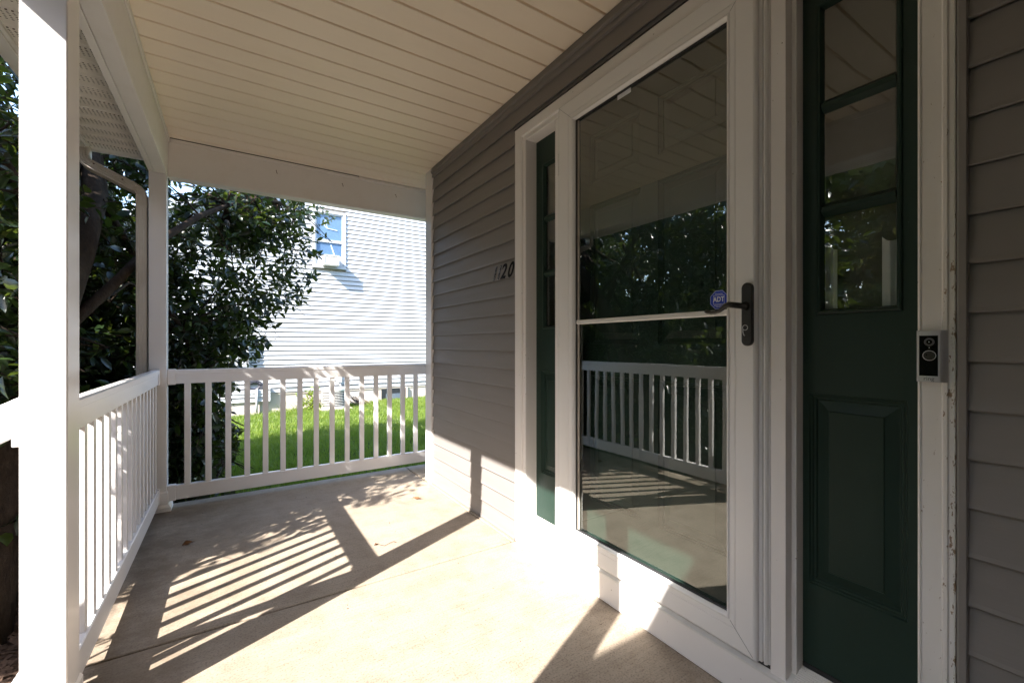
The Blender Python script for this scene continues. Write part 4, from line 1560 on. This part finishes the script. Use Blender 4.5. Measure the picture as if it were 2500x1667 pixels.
def make_tree(name, label, cat, base, trunk_pts, trunk_r, blobs, n_twigs, keep, leaf_len, mat, n_limbs=14, per=13, single=0, group=None,
              width=1.0, twig_len=0.34, seedbright=0.0):
    root = empty(name, label, cat, base, group)
    part('trunk', MB().tube(trunk_pts, trunk_r, 14), 'bark', root, smooth=True)
    tp_ = [Vector(p) for p in trunk_pts]
    # twig anchors: clumpy sample of ellipsoid volume, favouring the shell
    anchors = []
    tries = 0
    clumps = []
    while len(clumps) < max(8, n_twigs // 14) and tries < 200000:
        tries += 1
        c, r, w = random.choices(blobs, weights=[b[2] for b in blobs])[0]
        d = Vector((random.gauss(0, 1), random.gauss(0, 1), random.gauss(0, 1))).normalized()
        rad = random.uniform(0.25, 1.0) ** 0.55
        p = Vector((c[0] + d.x * r[0] * rad, c[1] + d.y * r[1] * rad, c[2] + d.z * r[2] * rad))
        if keep(p):
            clumps.append((p, d))
    tries = 0
    while len(anchors) < n_twigs and tries < n_twigs * 40:
        tries += 1
        p, d = random.choice(clumps)
        q = p + Vector((random.gauss(0, 0.17), random.gauss(0, 0.17), random.gauss(0, 0.13))) * (leaf_len / 0.098)
        if keep(q):
            anchors.append((q, d))
    # limbs
    limbs = []
    for i in range(n_limbs):
        tgt = random.choice(clumps)[0]
        t = random.uniform(0.3, 1.0)
        k = t * (len(tp_) - 1)
        i0 = min(int(k), len(tp_) - 2)
        s = tp_[i0].lerp(tp_[i0 + 1], k - i0)
        L = (tgt - s).length
        cp_ = curve_pts(s, tgt, (0, 0, 0.12 * L), 8, 0.03)
        r0 = min(0.010 + 0.008 * L, 0.032) * (leaf_len / 0.085) ** 0.5
        part('branch', MB().tube(cp_, [r0 * (1 - 0.75 * j / 7) for j in range(8)], 7), 'bark', root, smooth=True)
        limbs += cp_
    pos, dirs = [], []
    tw = MB()
    larr = np.array([tuple(v) for v in limbs])
    for q, d in anchors:
        out = Vector((d.x, d.y, d.z * 0.5 - 0.15)) + Vector((random.gauss(0, 0.7), random.gauss(0, 0.7), random.gauss(0, 0.45)))
        out.normalize()
        L = twig_len * random.uniform(0.6, 1.2)
        a = q - out * L * 0.5
        b = q + out * L * 0.5
        b.z -= 0.05 * L
        tw.tube([a, a.lerp(b, 0.5) + Vector((0, 0, 0.03 * L)), b], [0.0045, 0.0032, 0.0015], 3, cap=False)
        if random.random() < 0.22:
            j = int(np.argmin(((larr - np.array(a)) ** 2).sum(1)))
            lp = Vector(larr[j])
            if (lp - a).length < 1.3:
                tw.tube(curve_pts(lp, a, (0, 0, 0.05), 4, 0.02), [0.009, 0.007, 0.006, 0.0045], 4, cap=False)
        for k in range(per):
            t = 0.12 + 0.9 * k / (per - 1)
            p = a.lerp(b, min(t, 1.0))
            ang = k * 2.4 + random.uniform(-0.4, 0.4)
            side = out.orthogonal().normalized()
            side.rotate(Matrix.Rotation(ang, 3, out))
            dd = (out * random.uniform(0.35, 0.9) + side + Vector((0, 0, random.uniform(-0.45, 0.25)))).normalized()
            if k == per - 1:
                dd = out
            pos.append(tuple(p))
            dirs.append(tuple(dd))
    pos, dirs = np.array(pos), np.array(dirs)
    ok = np.array([keep(Vector(p + d * leaf_len)) for p, d in zip(pos, dirs)])
    pos, dirs = pos[ok], dirs[ok]
    n = len(pos)
    size = leaf_len * rng.uniform(0.62, 1.18, n)
    mats = leaf_frames(pos, dirs, size, rng.normal(0, 0.5, n))
    rnd = np.clip(rng.beta(1.2, 2.2, n) + seedbright, 0, 1)
    if single:
        u, v, zc = project(pos)
        vis = (u > -5) & (u < 820) & (v > 0) & (v < 1667)
        score = np.where(vis, size / zc, 0)
        idx = np.argsort(-score)[:single]
        protos = []
        for q in range(6):
            LV = LEAF_V * np.array([1, width * random.uniform(0.85, 1.1), random.uniform(0.6, 1.6)])
            protos.append(np_mesh('leaf', LV, np.array(LEAF_F), np.full(len(LEAF_F), [0.15, 0.35, 0.5, 0.65, 0.8, 0.97][q]), mat))
        li = Matrix.Translation(root.location).inverted()
        for c_i, i in enumerate(idx):
            o = bpy.data.objects.new('leaf', protos[min(5, int(rnd[i] * 7.5))])
            C.objects.link(o)
            o.parent = root
            o.matrix_parent_inverse = li
            m = np.eye(4)
            m[:3, :3] = mats[i]
            m[:3, 3] = pos[i]
            o.matrix_basis = Matrix(m.tolist())
        keepm = np.ones(n, bool)
        keepm[idx] = False
        pos, mats, rnd = pos[keepm], mats[keepm], rnd[keepm]
    o = bpy.data.objects.new('foliage', leaves_mesh('foliage', pos, mats, rnd, mat, width))
    C.objects.link(o)
    kid(o, root)
    o['kind'] = 'stuff'
    o = part('twigs', tw, 'bark', root, fix=False)
    o['kind'] = 'stuff'
    return root


# the evergreen beside the porch
def keep_main(p):
    s = p.y - 0.45 * p.x
    if s < 3.22 + 0.12 * math.sin(p.z * 5.1) + 0.08 * math.sin(p.z * 11 + p.x * 3):
        return False
    if p.y < 3.95 and p.x > -1.92:
        return False
    if p.y < 3.80 and p.x > -2.25 and p.z > 2.0:
        return False
    if p.z < ground_h(p.x, p.y) + 0.05 or p.z > 4.4:
        return False
    if p.z > 2.75 and math.sin(p.x * 4.3 + p.z * 3.1) * math.sin(p.y * 3.7 - p.z * 2.2) > -0.05:
        return False
    # right hand outline seen through the far opening, as an angle from the house
    if p.y > 3.9:
        # boundary x grows with height up to 2.2 m
        lim = -0.40 if p.z > 1.75 else -0.40 - 0.90 * (1.75 - p.z)
        if p.z < 0.75:
            lim = -1.32
        k = (p.y - 0.0) / 5.0
        lim = -1.312 + (lim + 1.312) * k
        if p.x > lim + 0.10 * math.sin(p.z * 9 + p.y * 4):
            return False
    return True


tree = make_tree('evergreen_tree', 'large glossy dark evergreen tree growing close outside the side railing', 'tree', (-2.30, 2.72, -0.25),
                 [(-2.30, 2.72, -0.32), (-2.25, 2.80, 0.1), (-2.19, 2.95, 0.6), (-2.13, 3.18, 1.1), (-2.06, 3.50, 1.62), (-2.06, 3.86, 2.05), (-2.2, 4.3, 2.9), (-2.4, 4.6, 4.0)],
                 [0.19, 0.15, 0.12, 0.10, 0.075, 0.066, 0.05, 0.03],
                 [((-3.3, 3.9, 1.7), (1.6, 2.3, 2.5), 1.5), ((-1.9, 5.0, 2.0), (1.45, 0.95, 1.9), 0.72), ((-2.6, 4.8, 0.6), (1.5, 1.2, 1.1), 0.5), ((-1.6, 4.55, 0.1), (0.55, 0.45, 0.75), 0.22), ((-3.1, 2.7, 1.4), (1.0, 0.8, 1.6), 0.42)],
                 7300, keep_main, 0.090, 'leaf', n_limbs=30, per=12, single=300)


mulch_bed()


# background trees on the street side, seen in reflections and gaps
def keep_any(p):
    return p.z > 0.3


for i, (x, y, h, lb) in enumerate(((-13, 3.0, 9, 'broad yellowish street tree straight out from the front door'),
                                   (-15, 8.5, 10, 'tall green street tree beyond the evergreen'),
                                   (-11, 13.5, 9, 'round street tree left of the neighbour house'),
                                   (-12, -3.0, 8, 'green street tree beyond the garage wing'),
                                   (-18, 0.5, 11, 'far tall street tree behind the yellowish one'),
                                   (-19, 6.0, 12, 'farthest and tallest street tree straight across'))):
    make_tree('street_tree', lb, 'tree', (x, y, -0.25), [(x, y, -0.3), (x + 0.1, y, 1.5), (x, y + 0.1, 3.5), (x + 0.1, y, h * 0.7)], [0.28, 0.22, 0.17, 0.06],
              [((x, y, h * 0.52), (2.9, 2.9, h * 0.44), 1)], 900, keep_any, 0.26, 'leaf_far', n_limbs=8, per=12, group='street trees', twig_len=0.9, width=1.3)

make_tree('shade_shrub', 'unseen low evergreen shrub added to shade the floor by the near post', 'shrub', (-2.45, 1.55, -0.2),  # out of view, added for its shade next to the post shadow
          [(-2.45, 1.55, -0.25), (-2.45, 1.55, 0.0), (-2.42, 1.57, 0.2)], [0.03, 0.025, 0.01],
          [((-2.45, 1.58, 0.22), (0.34, 0.16, 0.36), 1)], 210, lambda p: p.z > -0.2 and p.x < -2.1, 0.06, 'leaf', n_limbs=8, per=10, twig_len=0.2)
hg = make_tree('hedge', 'long clipped hedge along the street beyond the front yard', 'hedge', (-9.5, 4.0, -0.25),
               [(-9.5, 4.0, -0.3), (-9.5, 4.0, 0.4), (-9.5, 4.0, 1.0)], [0.08, 0.06, 0.03],
               [((-9.5, 0.5, 1.0), (0.8, 3.0, 1.6), 1), ((-9.5, 6.0, 1.1), (0.8, 3.4, 1.7), 1)], 900, lambda p: p.z > -0.2, 0.16, 'leaf_far', n_limbs=8, per=12, twig_len=0.5, width=1.2)
# yellow green shrub, weeds at the neighbour's foundation
make_tree('foundation_shrub', 'small yellow-green shrub beside the condenser at the neighbour foundation', 'shrub', (0.2, 10.5, -0.42),
          [(0.2, 10.5, -0.45), (0.2, 10.5, -0.25), (0.22, 10.5, -0.1)], [0.012, 0.01, 0.005],
          [((0.2, 10.48, -0.22), (0.19, 0.14, 0.22), 1)], 46, lambda p: p.z > -0.45, 0.075, 'leaf_bright', n_limbs=6, per=8, twig_len=0.16)
mb = MB()
for i in range(9):
    x = -0.45 + random.uniform(0, 0.45)
    g = ground_h(x, 10.7)
    a = random.uniform(-1, 1)
    mb.tube([(x, 10.7, g), (x + 0.03 * a, 10.68, g + 0.12), (x + 0.14 * a, 10.65, g + random.uniform(0.12, 0.24)), (x + 0.22 * a, 10.6, g + 0.12)], [0.004, 0.004, 0.003, 0.001], 4)
wd = put('weeds', mb, 'leaf_bright', smooth=True)
wd['kind'] = 'stuff'
tag(wd, 'thin arching weeds against the neighbour foundation', 'weeds')


# grass blades
def grass(name, n, x0, x1, y0, y1, hmin, hmax, w, fade=0.0):
    x = rng.uniform(x0, x1, n)
    y = rng.uniform(y0, y1, n)
    t = np.clip((y - 3.9) / 7.0, 0, 1)
    t = t * t * (3 - 2 * t)
    z = -0.21 - 0.20 * t + 0.035 * np.clip(x, -3, 6) * t
    patch = 0.5 + 0.5 * np.sin(x * 3.1 + 1.7 * np.sin(y * 2.3)) * np.sin(y * 2.9 + 1.3 * np.sin(x * 1.9))
    h = rng.uniform(hmin, hmax, n) * (0.75 + 0.5 * patch)
    a = rng.uniform(0, 2 * np.pi, n)
    lean = rng.uniform(0.1, 0.9, n) * h
    la = rng.uniform(0, 2 * np.pi, n)
    wx, wy = np.cos(a) * w, np.sin(a) * w
    P = np.stack([x, y, z], 1)
    base1 = P + np.stack([wx, wy, 0 * wx], 1)
    base2 = P - np.stack([wx, wy, 0 * wx], 1)
    mid = P + np.stack([np.cos(la) * lean * 0.35, np.sin(la) * lean * 0.35, h * 0.6], 1)
    m1 = mid + np.stack([wx, wy, 0 * wx], 1) * 0.8
    m2 = mid - np.stack([wx, wy, 0 * wx], 1) * 0.8
    tip = P + np.stack([np.cos(la) * lean, np.sin(la) * lean, h], 1)
    V = np.stack([base1, base2, m1, m2, tip], 1).reshape(-1, 3)
    o5 = np.arange(n)[:, None, None] * 5
    F = (np.array([(0, 1, 2), (1, 3, 2), (2, 3, 4)])[None] + o5).reshape(-1, 3)
    shade_bands = 0.5 + 0.5 * np.sin(x * 1.3 + 2.1 * np.sin(y * 0.9 + 1)) * np.sin(y * 7.1 + 2.2 * np.sin(x * 4.3))  # bands of shading across the lawn, put into the blade colour
    rnd = np.clip(rng.beta(2, 2.4, n) * 0.6 + patch * 0.2 + shade_bands * 0.2, 0, 1)
    me = np_mesh(name, V, F, np.repeat(rnd, 3), 'grass')
    o = bpy.data.objects.new(name, me)
    C.objects.link(o)
    o['kind'] = 'stuff'
    return o


g1 = grass('grass', 130000, -3.2, 5.2, 3.74, 10.86, 0.045, 0.095, 0.0034)
tag(g1, 'bright green lawn between the porch and the neighbour house', 'grass')
g2 = grass('grass', 14000, -7.5, -3.9, -0.5, 3.74, 0.05, 0.10, 0.005)
tag(g2, 'rough grass beyond the mulch bed outside the side railing', 'grass')
